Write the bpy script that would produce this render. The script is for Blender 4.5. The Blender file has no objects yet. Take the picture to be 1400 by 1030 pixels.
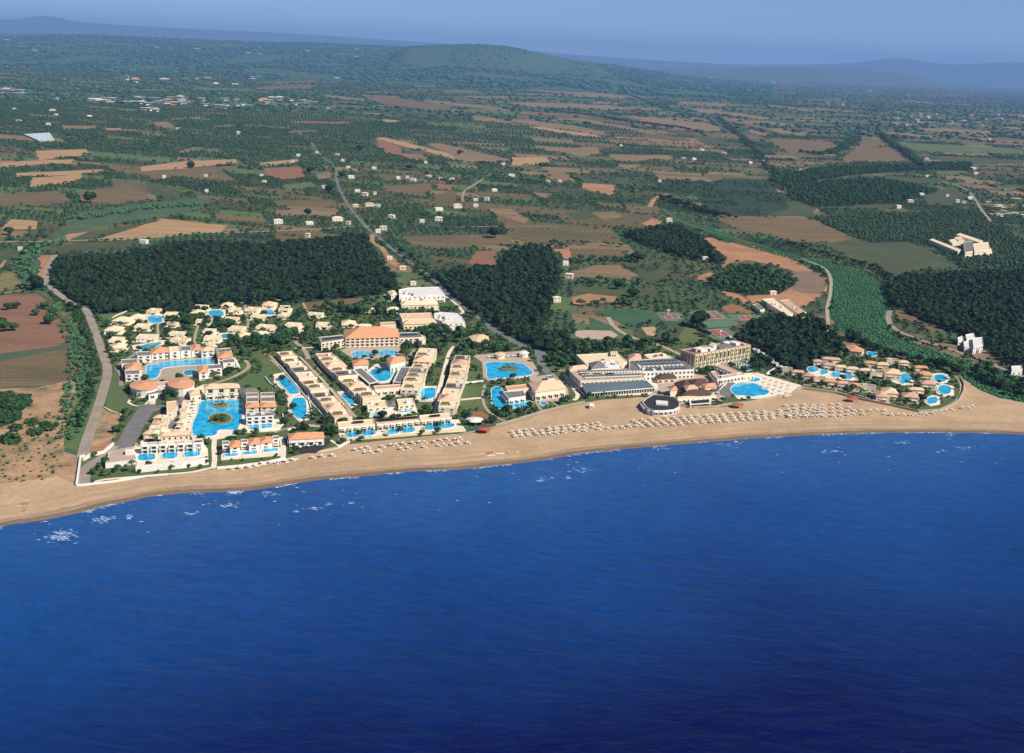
import bpy, bmesh, math, random
import numpy as np
from mathutils import Vector, Matrix
random.seed(7); rng = np.random.default_rng(7)
SC = bpy.context.scene
R = math.radians
# ------------------------------------------------------------------ camera
F = 1501.0; H = 250.0; ROLL = R(2.5)
PITCH = math.atan(435*math.cos(ROLL)/F)
fw = Vector((0, math.cos(PITCH), -math.sin(PITCH)))
r0 = Vector((1, 0, 0)); u0 = Vector((0, math.sin(PITCH), math.cos(PITCH)))
rt = r0*math.cos(ROLL)+u0*math.sin(ROLL); up = -r0*math.sin(ROLL)+u0*math.cos(ROLL)
cam = bpy.data.cameras.new('camera'); cam.sensor_width = 36; cam.lens = 36*F/1400
cam.clip_start = 1; cam.clip_end = 150000
co = bpy.data.objects.new('camera', cam); SC.collection.objects.link(co)
M = Matrix.Identity(4)
for i, v in enumerate((rt, up, -fw)):
    for j in range(3): M[j][i] = v[j]
M.translation = (0, 0, H); co.matrix_world = M; SC.camera = co
# ------------------------------------------------------------------ sky, sun, exposure
SUN_EL = R(42); SUN_DIR = Vector((0.86*math.cos(SUN_EL), -0.51*math.cos(SUN_EL), math.sin(SUN_EL))).normalized()
w = bpy.data.worlds.new('World'); SC.world = w; w.use_nodes = True
nt = w.node_tree; sky = nt.nodes.new('ShaderNodeTexSky'); sky.sky_type = 'NISHITA'; sky.sun_disc = False
sky.sun_elevation = SUN_EL; sky.sun_rotation = math.atan2(SUN_DIR.x, SUN_DIR.y)
sky.altitude = 4500; sky.air_density = 1.0; sky.dust_density = 0.0; sky.ozone_density = 5.0
bg = nt.nodes['Background']; nt.links.new(sky.outputs[0], bg.inputs[0]); bg.inputs[1].default_value = 0.08
sl = bpy.data.lights.new('sun', 'SUN'); sl.energy = 5.0; sl.angle = R(0.5); sl.color = (1, 0.94, 0.84)
so = bpy.data.objects.new('sun', sl); SC.collection.objects.link(so)
so.rotation_euler = (-SUN_DIR).to_track_quat('-Z', 'Y').to_euler()
SC.view_settings.view_transform = 'Standard'; SC.view_settings.look = 'None'
SC.view_settings.exposure = 0.35; SC.view_settings.gamma = 1
SC.cycles.max_bounces = 4; SC.cycles.diffuse_bounces = 2; SC.cycles.glossy_bounces = 2
SC.cycles.transparent_max_bounces = 8; SC.cycles.volume_bounces = 0
# ------------------------------------------------------------------ survey: crops of the plan -> ground points
CR = dict(c1=(0, 380, 3.03), c2=(130, 380, 5.385), c3=(130, 500, 5.385), c4=(370, 380, 4.828), c5=(370, 470, 4.828),
          c6=(630, 440, 5.185), c7=(860, 430, 5.385), c8=(1070, 440, 5.385), u1=(0, 0, 3.963), u2=(350, 0, 3.963),
          u3=(700, 0, 3.963), u4=(1050, 0, 3.963), u5=(0, 180, 3.963), u6=(350, 180, 3.963), u7=(700, 180, 3.963),
          u8=(1050, 180, 3.963), a=(0, 0, 1), b1=(660, 550, 8.75), n9=(900, 300, 4.667), w6=(600, 300, 6.44),
          h2=(920, 450, 10.3), r1=(1280, 400, 5.15), s1=(0, 600, 3.963), s2=(350, 600, 2.3945), s3=(850, 560, 2.191),
          g8=(520, 370, 10), m6=(740, 390, 8.58), m7=(860, 390, 6.364), k3=(180, 530, 8.583), k4=(450, 530, 7))
def P(c, x, y):
    a = CR[c]; return (a[0]+x/a[2], a[1]+y/a[2])
def G(x, y, z=0.0):
    d = fw + rt*((x-700)/F) + up*((515-y)/F)
    t = (H-z)/max(-d.z, 1e-4); t = min(t, 70000)
    return (d.x*t, d.y*t)
def GC(c, x, y, z=0.0): return G(*P(c, x, y), z)
def ray_at(x, y, D):           # height on the ray of survey point (x, y) at ground distance D
    d = fw + rt*((x-700)/F) + up*((515-y)/F)
    t = D/d.y; return (d.x*t, D, H+d.z*t)
def poly(c, flat, z=0.0): return [GC(c, flat[i], flat[i+1], z) for i in range(0, len(flat), 2)]
def inpoly(X, Y, pl):
    r = np.zeros(X.shape, bool); n = len(pl); j = n-1
    for i in range(n):
        xi, yi = pl[i]; xj, yj = pl[j]
        if yi != yj:
            r ^= ((yi > Y) != (yj > Y)) & (X < (xj-xi)*(Y-yi)/(yj-yi)+xi)
        j = i
    return r
# ------------------------------------------------------------------ helpers
COL = SC.collection
def mk(name, V, Fc, mats, idx=None, parent=None, loc=None, smooth=False):
    me = bpy.data.meshes.new(name)
    me.from_pydata([tuple(v) for v in V], [], [tuple(f) for f in Fc])
    for m in (mats if isinstance(mats, (list, tuple)) else [mats]): me.materials.append(m)
    if idx is not None: me.polygons.foreach_set('material_index', idx)
    if smooth: me.polygons.foreach_set('use_smooth', [True]*len(me.polygons))
    return link(name, me, parent, loc)
def link(name, me, parent=None, loc=None, rz=0, sc=None):
    o = bpy.data.objects.new(name, me); COL.objects.link(o)
    if parent is not None: o.parent = parent
    if loc is not None: o.location = loc
    if rz: o.rotation_euler = (0, 0, rz)
    if sc is not None: o.scale = sc if isinstance(sc, (tuple, list)) else (sc, sc, sc)
    return o
def tag(o, label=None, cat=None, group=None, kind=None):
    if label: o['label'] = label
    if cat: o['category'] = cat
    if group: o['group'] = group
    if kind: o['kind'] = kind
    return o
def thing(name, label, cat, loc, rz=0, group=None, sc=None):
    o = link(name, None, None, loc, rz, sc); o.empty_display_size = 1
    return tag(o, label, cat, group)
def struct(o): o['kind'] = 'structure'; return o
ORD = ['first', 'second', 'third', 'fourth', 'fifth', 'sixth', 'seventh', 'eighth', 'ninth', 'tenth', 'eleventh', 'twelfth',
       'thirteenth', 'fourteenth', 'fifteenth', 'sixteenth', 'seventeenth', 'eighteenth', 'nineteenth', 'twentieth',
       'twenty-first', 'twenty-second', 'twenty-third', 'twenty-fourth', 'twenty-fifth', 'twenty-sixth', 'twenty-seventh', 'twenty-eighth', 'twenty-ninth', 'thirtieth']
def mat(name, c1, c2=None, scale=0.05, rough=0.9, det=4, c3=None, island=0.0, bump=0.0, spec=0.2, stretch=None, alpha=None, lo=0.35, hi=0.65, rows=None, fine=0.13):
    m = bpy.data.materials.new(name); m.use_nodes = True; t = m.node_tree; N = t.nodes; L = t.links
    b = N['Principled BSDF']; b.inputs['Roughness'].default_value = rough
    b.inputs['Specular IOR Level'].default_value = spec
    c2 = c2 or tuple(v*0.75 for v in c1)
    g = N.new('ShaderNodeNewGeometry'); mp = N.new('ShaderNodeMapping'); L.new(g.outputs['Position'], mp.inputs[0])
    if stretch: mp.inputs['Rotation'].default_value = (0, 0, stretch[0]); mp.inputs['Scale'].default_value = (stretch[1], stretch[2], 1)
    n = N.new('ShaderNodeTexNoise'); n.inputs['Scale'].default_value = scale; n.inputs['Detail'].default_value = det
    n.inputs['Roughness'].default_value = 0.65
    L.new(mp.outputs[0], n.inputs['Vector'])
    r = N.new('ShaderNodeValToRGB'); e = r.color_ramp.elements
    e[0].position = lo; e[0].color = (*c1, 1); e[1].position = hi; e[1].color = (*c2, 1)
    if c3: k = e.new((lo+hi)/2); k.color = (*c3, 1)
    L.new(n.outputs[0], r.inputs[0]); out = r.outputs[0]
    if island:
        h = N.new('ShaderNodeHueSaturation'); mr = N.new('ShaderNodeMapRange')
        mr.inputs['To Min'].default_value = 1-island; mr.inputs['To Max'].default_value = 1+island
        L.new(g.outputs['Random Per Island'], mr.inputs[0]); L.new(mr.outputs[0], h.inputs['Value'])
        L.new(out, h.inputs['Color']); out = h.outputs[0]
    if fine and not island and not alpha:      # fine wear and tufts
        nf = N.new('ShaderNodeTexNoise'); nf.inputs['Scale'].default_value = max(scale*9, .15); nf.inputs['Detail'].default_value = 5; nf.inputs['Roughness'].default_value = .7
        L.new(g.outputs['Position'], nf.inputs['Vector']); mf = N.new('ShaderNodeMapRange'); mf.inputs['From Min'].default_value = .3; mf.inputs['From Max'].default_value = .7
        mf.inputs['To Min'].default_value = 1-fine; mf.inputs['To Max'].default_value = 1+fine; L.new(nf.outputs[0], mf.inputs[0]); val = mf.outputs[0]
        if rows:
            wv = N.new('ShaderNodeTexWave'); mw = N.new('ShaderNodeMapping'); mw.inputs['Rotation'].default_value = (0, 0, rows[0]); L.new(g.outputs['Position'], mw.inputs[0]); L.new(mw.outputs[0], wv.inputs['Vector'])
            wv.inputs['Scale'].default_value = rows[1]; wv.inputs['Distortion'].default_value = 2.5; wv.inputs['Detail'].default_value = 3; wv.inputs['Detail Scale'].default_value = .4
            mw2 = N.new('ShaderNodeMapRange'); mw2.inputs['To Min'].default_value = 1-rows[2]; mw2.inputs['To Max'].default_value = 1+rows[2]; L.new(wv.outputs['Fac'], mw2.inputs[0])
            mm_ = N.new('ShaderNodeMath'); mm_.operation = 'MULTIPLY'; L.new(val, mm_.inputs[0]); L.new(mw2.outputs[0], mm_.inputs[1]); val = mm_.outputs[0]
        hf = N.new('ShaderNodeHueSaturation'); L.new(val, hf.inputs['Value']); L.new(out, hf.inputs['Color']); out = hf.outputs[0]
    L.new(out, b.inputs['Base Color'])
    if bump:
        n2 = N.new('ShaderNodeTexNoise'); n2.inputs['Scale'].default_value = scale*4; L.new(g.outputs['Position'], n2.inputs['Vector'])
        bp = N.new('ShaderNodeBump'); bp.inputs['Distance'].default_value = bump; L.new(n2.outputs[0], bp.inputs['Height'])
        L.new(bp.outputs[0], b.inputs['Normal'])
    if alpha:
        n3 = N.new('ShaderNodeTexNoise'); n3.inputs['Scale'].default_value = alpha[0]; n3.inputs['Detail'].default_value = 6
        n3.inputs['Roughness'].default_value = 0.82
        mp3 = N.new('ShaderNodeMapping'); mp3.inputs['Scale'].default_value = (1, alpha[2], 1); L.new(g.outputs['Position'], mp3.inputs[0]); L.new(mp3.outputs[0], n3.inputs['Vector'])
        r3 = N.new('ShaderNodeMapRange'); r3.inputs['From Min'].default_value = alpha[1]; r3.inputs['From Max'].default_value = alpha[1]+0.16
        L.new(n3.outputs[0], r3.inputs[0]); L.new(r3.outputs[0], b.inputs['Alpha'])
    return m
m = {}
m['ground'] = mat('ground', (0.03, 0.10, 0.06), (0.09, 0.10, 0.055), 0.004, det=10, c3=(0.045, 0.10, 0.055))
m['sand'] = mat('sand', (0.53, 0.36, 0.215), (0.38, 0.255, 0.155), 0.035, det=12, c3=(0.45, 0.305, 0.18), lo=.32, hi=.7, bump=.5)
m['wet'] = mat('wet_sand', (0.15, 0.11, 0.08), (0.20, 0.145, 0.10), 0.05, rough=0.5)
m['wheat'] = mat('wheat', (0.42, 0.26, 0.13), (0.34, 0.2, 0.10), 0.03, det=6, stretch=(0.3, 0.3, 1.6), rows=(1.2, .045, .10))
m['tan'] = mat('tan', (0.27, 0.175, 0.095), (0.17, 0.12, 0.065), 0.02, det=7, stretch=(0.2, 0.3, 1.5), rows=(1.0, .04, .12))
m['red'] = mat('red_soil', (0.28, 0.12, 0.065), (0.20, 0.115, 0.07), 0.02, det=7, fine=.2)
m['brown'] = mat('brown_soil', (0.16, 0.11, 0.05), (0.09, 0.085, 0.04), 0.02, det=7, stretch=(0.1, 0.3, 1.5), rows=(.2, .04, .13))
m['mauve'] = mat('mauve_soil', (0.185, 0.125, 0.065), (0.11, 0.09, 0.045), 0.02, det=7, stretch=(0.1, 0.3, 1.5), rows=(1.4, .045, .13))
m['olivebrown'] = mat('olive_brown', (0.09, 0.095, 0.042), (0.08, 0.07, 0.038), 0.02, det=7, c3=(0.06, 0.08, 0.035), rows=(.8, .05, .15))
m['grass'] = mat('grass', (0.07, 0.13, 0.045), (0.12, 0.14, 0.055), 0.02, det=7)
m['reed'] = mat('reed', (0.045, 0.15, 0.06), (0.07, 0.175, 0.08), 0.05, det=8, c3=(0.05, 0.155, 0.065))
m['lawn'] = mat('lawn', (0.06, 0.105, 0.035), (0.11, 0.13, 0.05), 0.05, det=7)
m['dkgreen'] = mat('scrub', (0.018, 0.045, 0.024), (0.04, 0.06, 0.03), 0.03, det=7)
m['teal'] = mat('grove_floor', (0.045, 0.095, 0.045), (0.11, 0.115, 0.055), 0.01, det=8, c3=(0.065, 0.10, 0.045))
m['duneground'] = mat('dune_ground', (0.46, 0.28, 0.15), (0.10, 0.115, 0.055), 0.05, det=11, c3=(0.33, 0.21, 0.115), lo=0.36, hi=0.66, fine=.3)
m['redsand'] = mat('bare_earth', (0.44, 0.215, 0.10), (0.28, 0.155, 0.08), 0.02, det=9, c3=(0.37, 0.19, 0.095), fine=.22)
m['pave'] = mat('paving', (0.80, 0.70, 0.54), (0.68, 0.58, 0.44), 0.2, det=5)
m['pinkpave'] = mat('pink_paving', (0.50, 0.37, 0.29), (0.42, 0.31, 0.24), 0.2)
m['path'] = mat('path', (0.42, 0.35, 0.24), (0.34, 0.28, 0.2), 0.1)
m['asphalt'] = mat('asphalt', (0.19, 0.18, 0.175), (0.145, 0.14, 0.14), 0.1)
m['track'] = mat('gravel', (0.34, 0.28, 0.22), (0.26, 0.22, 0.17), 0.06)
m['white'] = mat('white_wall', (0.78, 0.74, 0.66), (0.70, 0.66, 0.58), 0.3, rough=0.7)
m['cream'] = mat('cream_wall', (0.80, 0.69, 0.50), (0.72, 0.61, 0.44), 0.3, rough=0.75)
m['yellow'] = mat('yellow_wall', (0.70, 0.58, 0.34), (0.62, 0.5, 0.29), 0.3, rough=0.75)
m['rcream'] = mat('cream_roof', (0.78, 0.64, 0.42), (0.68, 0.54, 0.34), 0.25)
m['rtan'] = mat('tan_roof', (0.74, 0.52, 0.33), (0.64, 0.43, 0.27), 0.25)
m['rorange'] = mat('orange_tiles', (0.66, 0.33, 0.18), (0.56, 0.27, 0.14), 0.4)
m['rpink'] = mat('pink_tiles', (0.62, 0.38, 0.27), (0.52, 0.31, 0.22), 0.4)
m['rgrey'] = mat('grey_roof', (0.20, 0.19, 0.18), (0.15, 0.145, 0.145), 0.3)
m['rwhite'] = mat('white_roof', (0.74, 0.71, 0.66), (0.62, 0.6, 0.56), 0.2)
m['rbrown'] = mat('brown_tiles', (0.085, 0.05, 0.04), (0.12, 0.07, 0.05), 0.4)
m['rdark'] = mat('dark_roof', (0.03, 0.03, 0.033), (0.045, 0.042, 0.042), 0.5)
m['glass'] = mat('glass_and_recess_shade', (0.035, 0.035, 0.04), (0.05, 0.045, 0.045), 0.5, rough=0.2, spec=0.5)  # window panes; also the painted shade in loggia and porch openings
m['panel'] = mat('solar_panel', (0.02, 0.04, 0.09), (0.03, 0.05, 0.10), 1, rough=0.2, spec=0.6)
m['glassroof'] = mat('glass_roof', (0.13, 0.19, 0.22), (0.09, 0.13, 0.16), 0.4, rough=0.35, spec=0.5, stretch=(0.1, 0.2, 3))
m['pool'] = mat('pool_water', (0.05, 0.50, 0.72), (0.0, 0.23, 0.50), 0.16, c3=(0.01, 0.39, 0.64), rough=0.12, spec=0.5)
m['pool2'] = mat('pool_water_green', (0.04, 0.38, 0.46), (0.01, 0.20, 0.32), 0.2, rough=0.12, spec=0.5)
m['wood'] = mat('wood', (0.22, 0.13, 0.08), (0.16, 0.1, 0.06), 1)
m['bark'] = mat('bark', (0.12, 0.085, 0.06), (0.08, 0.06, 0.045), 2)
m['thatch'] = mat('umbrella_canvas', (0.72, 0.66, 0.52), (0.60, 0.54, 0.42), 2)
m['canvasred'] = mat('red_canvas', (0.5, 0.1, 0.06), (0.4, 0.09, 0.06), 2)
m['hedge'] = mat('far_leaves', (0.018, 0.085, 0.055), (0.05, 0.12, 0.07), 0.003, island=0.45, det=3)
m['metal'] = mat('white_metal', (0.75, 0.75, 0.72), (0.65, 0.65, 0.62), 1)
m['court'] = mat('clay_court', (0.33, 0.09, 0.07), (0.27, 0.08, 0.06), 0.1)
m['courtgreen'] = mat('court_surround', (0.12, 0.19, 0.12), (0.10, 0.15, 0.10), 0.1)
m['pine'] = mat('pine_leaves', (0.009, 0.027, 0.010), (0.022, 0.048, 0.019), 0.08, island=0.5, det=3)
m['leaf'] = mat('broad_leaves', (0.014, 0.050, 0.018), (0.042, 0.088, 0.028), 0.1, island=0.5, det=3)
m['olive'] = mat('olive_leaves', (0.030, 0.080, 0.034), (0.062, 0.100, 0.042), 0.05, island=0.4, det=3)
m['reedleaf'] = mat('reed_leaves', (0.040, 0.125, 0.05), (0.066, 0.15, 0.066), 0.03, island=0.2, det=3)
m['palm'] = mat('palm_leaves', (0.04, 0.09, 0.03), (0.06, 0.11, 0.04), 0.3, island=0.3)
m['foam'] = mat('foam', (0.6, 0.68, 0.8), (0.3, 0.42, 0.6), 0.3)
m['foamline'] = mat('shore_foam', (0.66, 0.70, 0.74), (0.5, 0.56, 0.62), 0.3)
m['greenhouse'] = mat('greenhouse_sheet', (0.5, 0.58, 0.6), (0.4, 0.48, 0.5), 0.05)
m['teala'] = mat('teal_canvas', (0.12, 0.26, 0.26), (0.09, 0.2, 0.2), 1)
# ------------------------------------------------------------------ sea, land, beach
COAST = [(-2600, 1600), (-900, 960), (-500, 850), (-200, 760), (0, 714.8), (33, 709.8), (68, 704), (101, 697), (121, 692), (141, 687), (177, 680), (202, 674.4),
         (252, 669.4), (303, 668), (350, 664.7), (375, 660.6), (433, 652), (496, 646.8), (559, 640.5), (617, 638.4), (676, 632.6), (709, 629),
         (747, 624), (788, 616.7), (851, 610), (900, 606), (987, 598.8), (1078, 592.9), (1147, 589.7), (1215, 588.3), (1306, 588.3), (1400, 591),
         (1550, 600), (1800, 625), (2600, 760), (3600, 1100)]
def smooth_line(pts, step=6.0, jit=0.0):
    out = []
    for i in range(len(pts)-1):
        p0 = pts[max(i-1, 0)]; p1 = pts[i]; p2 = pts[i+1]; p3 = pts[min(i+2, len(pts)-1)]
        L = math.dist(p1, p2); n = max(1, min(60, int(L/step)))
        for k in range(n):
            t = k/n; q = []
            for a in range(2):
                q.append(0.5*((2*p1[a])+(-p0[a]+p2[a])*t+(2*p0[a]-5*p1[a]+4*p2[a]-p3[a])*t*t+(-p0[a]+3*p1[a]-3*p2[a]+p3[a])*t**3))
            q[1] += jit*random.uniform(-1, 1); out.append(tuple(q))
    out.append(pts[-1]); return out
coast_px = smooth_line(COAST, 8, 0.25)
coast = [G(x, y) for x, y in coast_px]
def normals2(line):
    ns = []
    for i in range(len(line)):
        a = line[max(i-1, 0)]; b = line[min(i+1, len(line)-1)]
        dx, dy = b[0]-a[0], b[1]-a[1]; l = math.hypot(dx, dy) or 1; ns.append((-dy/l, dx/l))
    return ns
cn = normals2(coast)           # points inland (left of travel to the right)
def offs(d): return [(p[0]+n[0]*d, p[1]+n[1]*d) for p, n in zip(coast, cn)]
FARY = 62000
lv = [(x, y, 0) for x, y in coast] + [(40000, coast[-1][1], 0), (45000, FARY, 0), (-45000, FARY, 0), (-40000, coast[0][1], 0)]
struct(mk('ground', lv, [list(range(len(lv)))], m['ground']))
# beach slope under the waterline
sk = offs(-14); V = []; Fc = []
for a, b in zip(coast, sk): V += [(a[0], a[1], 0.02), (b[0], b[1], -2.6)]
for i in range(len(coast)-1): Fc.append((2*i, 2*i+1, 2*i+3, 2*i+2))
struct(mk('shore', V, Fc, m['wet']))
# sea
def sea_mat():
    mm = bpy.data.materials.new('sea_water'); mm.use_nodes = True; t = mm.node_tree; N = t.nodes; L = t.links
    b = N['Principled BSDF']; b.inputs['Roughness'].default_value = 0.22; b.inputs['IOR'].default_value = 1.33
    b.inputs['Specular IOR Level'].default_value = 0.3
    g = N.new('ShaderNodeNewGeometry'); sp = N.new('ShaderNodeSeparateXYZ'); L.new(g.outputs['Position'], sp.inputs[0])
    big = N.new('ShaderNodeTexNoise'); big.inputs['Scale'].default_value = 0.006; big.inputs['Detail'].default_value = 9; L.new(g.outputs['Position'], big.inputs['Vector'])
    # depth tint away from the shore, with paler sky reflection inshore painted in
    ma = N.new('ShaderNodeMath'); ma.operation = 'MULTIPLY_ADD'; ma.inputs[1].default_value = -0.34; L.new(sp.outputs['X'], ma.inputs[0]); L.new(sp.outputs['Y'], ma.inputs[2])
    mb = N.new('ShaderNodeMath'); mb.operation = 'MULTIPLY_ADD'; mb.inputs[1].default_value = 230; L.new(big.outputs[0], mb.inputs[0]); L.new(ma.outputs[0], mb.inputs[2])
    mr = N.new('ShaderNodeMapRange'); mr.inputs['From Min'].default_value = 450; mr.inputs['From Max'].default_value = 900; L.new(mb.outputs[0], mr.inputs[0])
    r = N.new('ShaderNodeValToRGB'); e = r.color_ramp.elements
    e[0].position = 0.0; e[0].color = (0.0, 0.0015, 0.055, 1); e[1].position = 1.0; e[1].color = (0.03, 0.125, 0.34, 1)
    k = e.new(0.45); k.color = (0.004, 0.050, 0.21, 1)
    L.new(mr.outputs[0], r.inputs[0]); L.new(r.outputs[0], b.inputs['Base Color'])
    mp = N.new('ShaderNodeMapping'); mp.inputs['Rotation'].default_value = (0, 0, 0.15); mp.inputs['Scale'].default_value = (0.45, 1, 1); L.new(g.outputs['Position'], mp.inputs[0])
    n1 = N.new('ShaderNodeTexNoise'); n1.inputs['Scale'].default_value = 0.11; n1.inputs['Detail'].default_value = 8; n1.inputs['Roughness'].default_value = 0.62; n1.inputs['Distortion'].default_value = 0.3
    L.new(mp.outputs[0], n1.inputs['Vector'])
    n2 = N.new('ShaderNodeTexNoise'); n2.inputs['Scale'].default_value = 0.22; n2.inputs['Detail'].default_value = 6; n2.inputs['Roughness'].default_value = 0.6; L.new(mp.outputs[0], n2.inputs['Vector'])
    m2 = N.new('ShaderNodeMapRange'); m2.inputs['From Min'].default_value = .3; m2.inputs['From Max'].default_value = .7; m2.inputs['To Min'].default_value = .84; m2.inputs['To Max'].default_value = 1.16; L.new(n2.outputs[0], m2.inputs[0])
    hs = N.new('ShaderNodeHueSaturation'); L.new(m2.outputs[0], hs.inputs['Value']); L.new(r.outputs[0], hs.inputs['Color']); L.new(hs.outputs[0], b.inputs['Base Color'])
    bp = N.new('ShaderNodeBump'); bp.inputs['Distance'].default_value = 2.6; bp.inputs['Strength'].default_value = 1.0; L.new(n1.outputs[0], bp.inputs['Height']); L.new(bp.outputs[0], b.inputs['Normal'])
    return mm
m['sea'] = sea_mat()
SZ = -0.6
struct(mk('sea', [(-40000, -3000, SZ), (40000, -3000, SZ), (40000, 3000, SZ-0.01), (-40000, 3000, SZ-0.01)], [(0, 1, 2, 3)], m['sea']))
def ribbon(name, line, width, z, mt, st=True, wvar=0):
    ns = normals2(line); V = []; Fc = []
    for i, (p, n) in enumerate(zip(line, ns)):
        ww = width/2*(1+wvar*random.uniform(-1, 1))
        V += [(p[0]+n[0]*ww, p[1]+n[1]*ww, z), (p[0]-n[0]*ww, p[1]-n[1]*ww, z)]
    for i in range(len(line)-1): Fc.append((2*i, 2*i+1, 2*i+3, 2*i+2))
    o = mk(name, V, Fc, mt)
    if st: struct(o)
    return o
def flecks(pts_, l0, l1, ang, z):
    V = []; Fc = []
    for (x, y) in pts_:
        L_ = random.uniform(l0, l1); W_ = L_*random.uniform(.12, .35); a = ang+random.gauss(0, .25); c, s_ = math.cos(a), math.sin(a); b_ = len(V); n = 7
        for k in range(n):
            t = k/n*6.283; q = random.uniform(.55, 1.2); u, v = math.cos(t)*L_/2*q, math.sin(t)*W_/2*q
            V.append((x+u*c-v*s_, y+u*s_+v*c, z+random.uniform(0, .02)))
        Fc.append(tuple(range(b_, b_+n)))
    return V, Fc
from mathutils import noise as mn0
sp_ = []
for i, (p, n) in enumerate(zip(coast, cn)):
    if not -60 < coast_px[i][0] < 1460: continue
    for _ in range(9):
        d = 3.6+abs(random.gauss(0, 1.5)); t = random.random(); q = coast[min(i+1, len(coast)-1)]; x, y = p[0]+(q[0]-p[0])*t-n[0]*d, p[1]+(q[1]-p[1])*t-n[1]*d
        if mn0.noise(Vector((x/18, y/18, 1))) > .02: sp_.append((x, y))
V, Fc = flecks(sp_, .8, 2.8, .2, SZ+.05)
tag(mk('shore_foam', V, Fc, m['foamline']), 'thin broken line of white foam lapping the wet sand along the whole beach', 'foam', kind='stuff')
fi = 0
FOAM = [('s1', 330, 530, 95, 45), ('s1', 560, 440, 90, 20), ('s1', 700, 425, 25, 18), ('s1', 490, 393, 20, 8), ('s1', 1035, 405, 45, 10), ('s1', 1270, 295, 55, 12), ('s1', 1240, 362, 60, 14),
        ('s2', 40, 178, 32, 16), ('s2', 132, 238, 14, 6), ('s2', 185, 228, 28, 7), ('s2', 238, 214, 16, 8), ('s2', 308, 212, 14, 7), ('s2', 725, 97, 45, 5), ('s2', 940, 133, 32, 10), ('s2', 1060, 103, 50, 12), ('s2', 1022, 128, 10, 6),
        ('s3', 335, 102, 60, 12), ('s3', 620, 125, 50, 9), ('s3', 840, 102, 38, 8), ('s3', 1035, 115, 60, 8), ('s3', 960, 125, 25, 6), ('s3', 110, 118, 60, 6), ('s3', 990, 75, 30, 6)]
fp = []
for c, x, y, rx, ry in FOAM:
    for _ in range(int(9+rx*ry*.032)):
        u, v = random.gauss(0, .42), random.gauss(0, .38); fp.append(GC(c, x+u*rx, y+v*ry-u*ry*.15, SZ))
for _ in range(90): fp.append(G(*(lambda q: (coast_px[q][0], coast_px[q][1]+random.uniform(6, 60)))(random.choice([i for i in range(len(coast_px)) if 0 < coast_px[i][0] < 1400])), SZ))
V, Fc = flecks(fp, .5, 3.0, .15, SZ+.06)
tag(mk('sea_foam', V, Fc, m['foam']), 'scattered white patches of breaking foam on the blue sea', 'foam', kind='stuff')
# beach
BTOP = [(-900, 760), (-300, 705), (-60, 674), (0, 662), (79, 652), (102, 662), (158, 659), (230, 651), (291, 642), (390, 627), (467, 609), (520, 603), (593, 596), (650, 592), (676, 583), (694, 578),
        (738, 564), (769, 556), (798, 551), (823, 547), (857, 545), (879, 543), (923, 553), (957, 559), (990, 557), (1027, 549.7), (1064, 544), (1083, 540), (1097, 529),
        (1105, 529.5), (1144, 536), (1181, 546), (1256, 561), (1284, 559), (1310, 548), (1317, 529), (1318, 519), (1340, 534), (1364, 544), (1389, 549), (1420, 555), (1550, 575), (1800, 600)]
beach = [G(x, y) for x, y in BTOP]
ci = [i for i, (x, y) in enumerate(coast_px) if -910 < x < 1810]
bl = beach + [coast[i] for i in reversed(ci)]
struct(mk('beach', [(x, y, 0.16) for x, y in bl], [list(range(len(bl)))], m['sand']))
V = []; Fc = []; seg = [coast[i] for i in ci]
inn = [(p[0]+n[0]*0, p[1]+n[1]*0) for p, n in zip(seg, [cn[i] for i in ci])]
out_ = [(p[0]-n[0]*14, p[1]-n[1]*14) for p, n in zip(seg, [cn[i] for i in ci])]
for a, b in zip(inn, out_): V += [(a[0], a[1], 0.16), (b[0], b[1], -2.3)]
for i in range(len(seg)-1): Fc.append((2*i, 2*i+1, 2*i+3, 2*i+2))
struct(mk('wet_sand', V, Fc, m['wet']))
m['sandtrack'] = mat('sand_track', (0.36, 0.245, 0.15), (0.42, 0.29, 0.175), 0.08, fine=.2)
m['damp'] = mat('damp_sand', (0.30, 0.20, 0.125), (0.36, 0.245, 0.15), 0.03, det=8)
for k_, (d_, w_) in enumerate([(9.5, .7), (11.6, .7), (19, .6), (20.9, .6), (15, .5)]):
    struct(ribbon('tyre_track', [(p[0]+n[0]*(d_+1.6*math.sin(i*.11+k_//2)), p[1]+n[1]*(d_+1.6*math.sin(i*.11+k_//2))) for i, (p, n) in enumerate(zip([coast[i] for i in ci], [cn[i] for i in ci]))][60:], w_, 0.20+.005*k_, m['sandtrack']))
struct(ribbon('damp_sand', [(p[0]+n[0]*(2.2+.9*math.sin(i*.31)), p[1]+n[1]*(2.2+.9*math.sin(i*.31))) for i, (p, n) in enumerate(zip([coast[i] for i in ci], [cn[i] for i in ci]))], 4.4, 0.19, m['damp'], wvar=.25))
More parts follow.
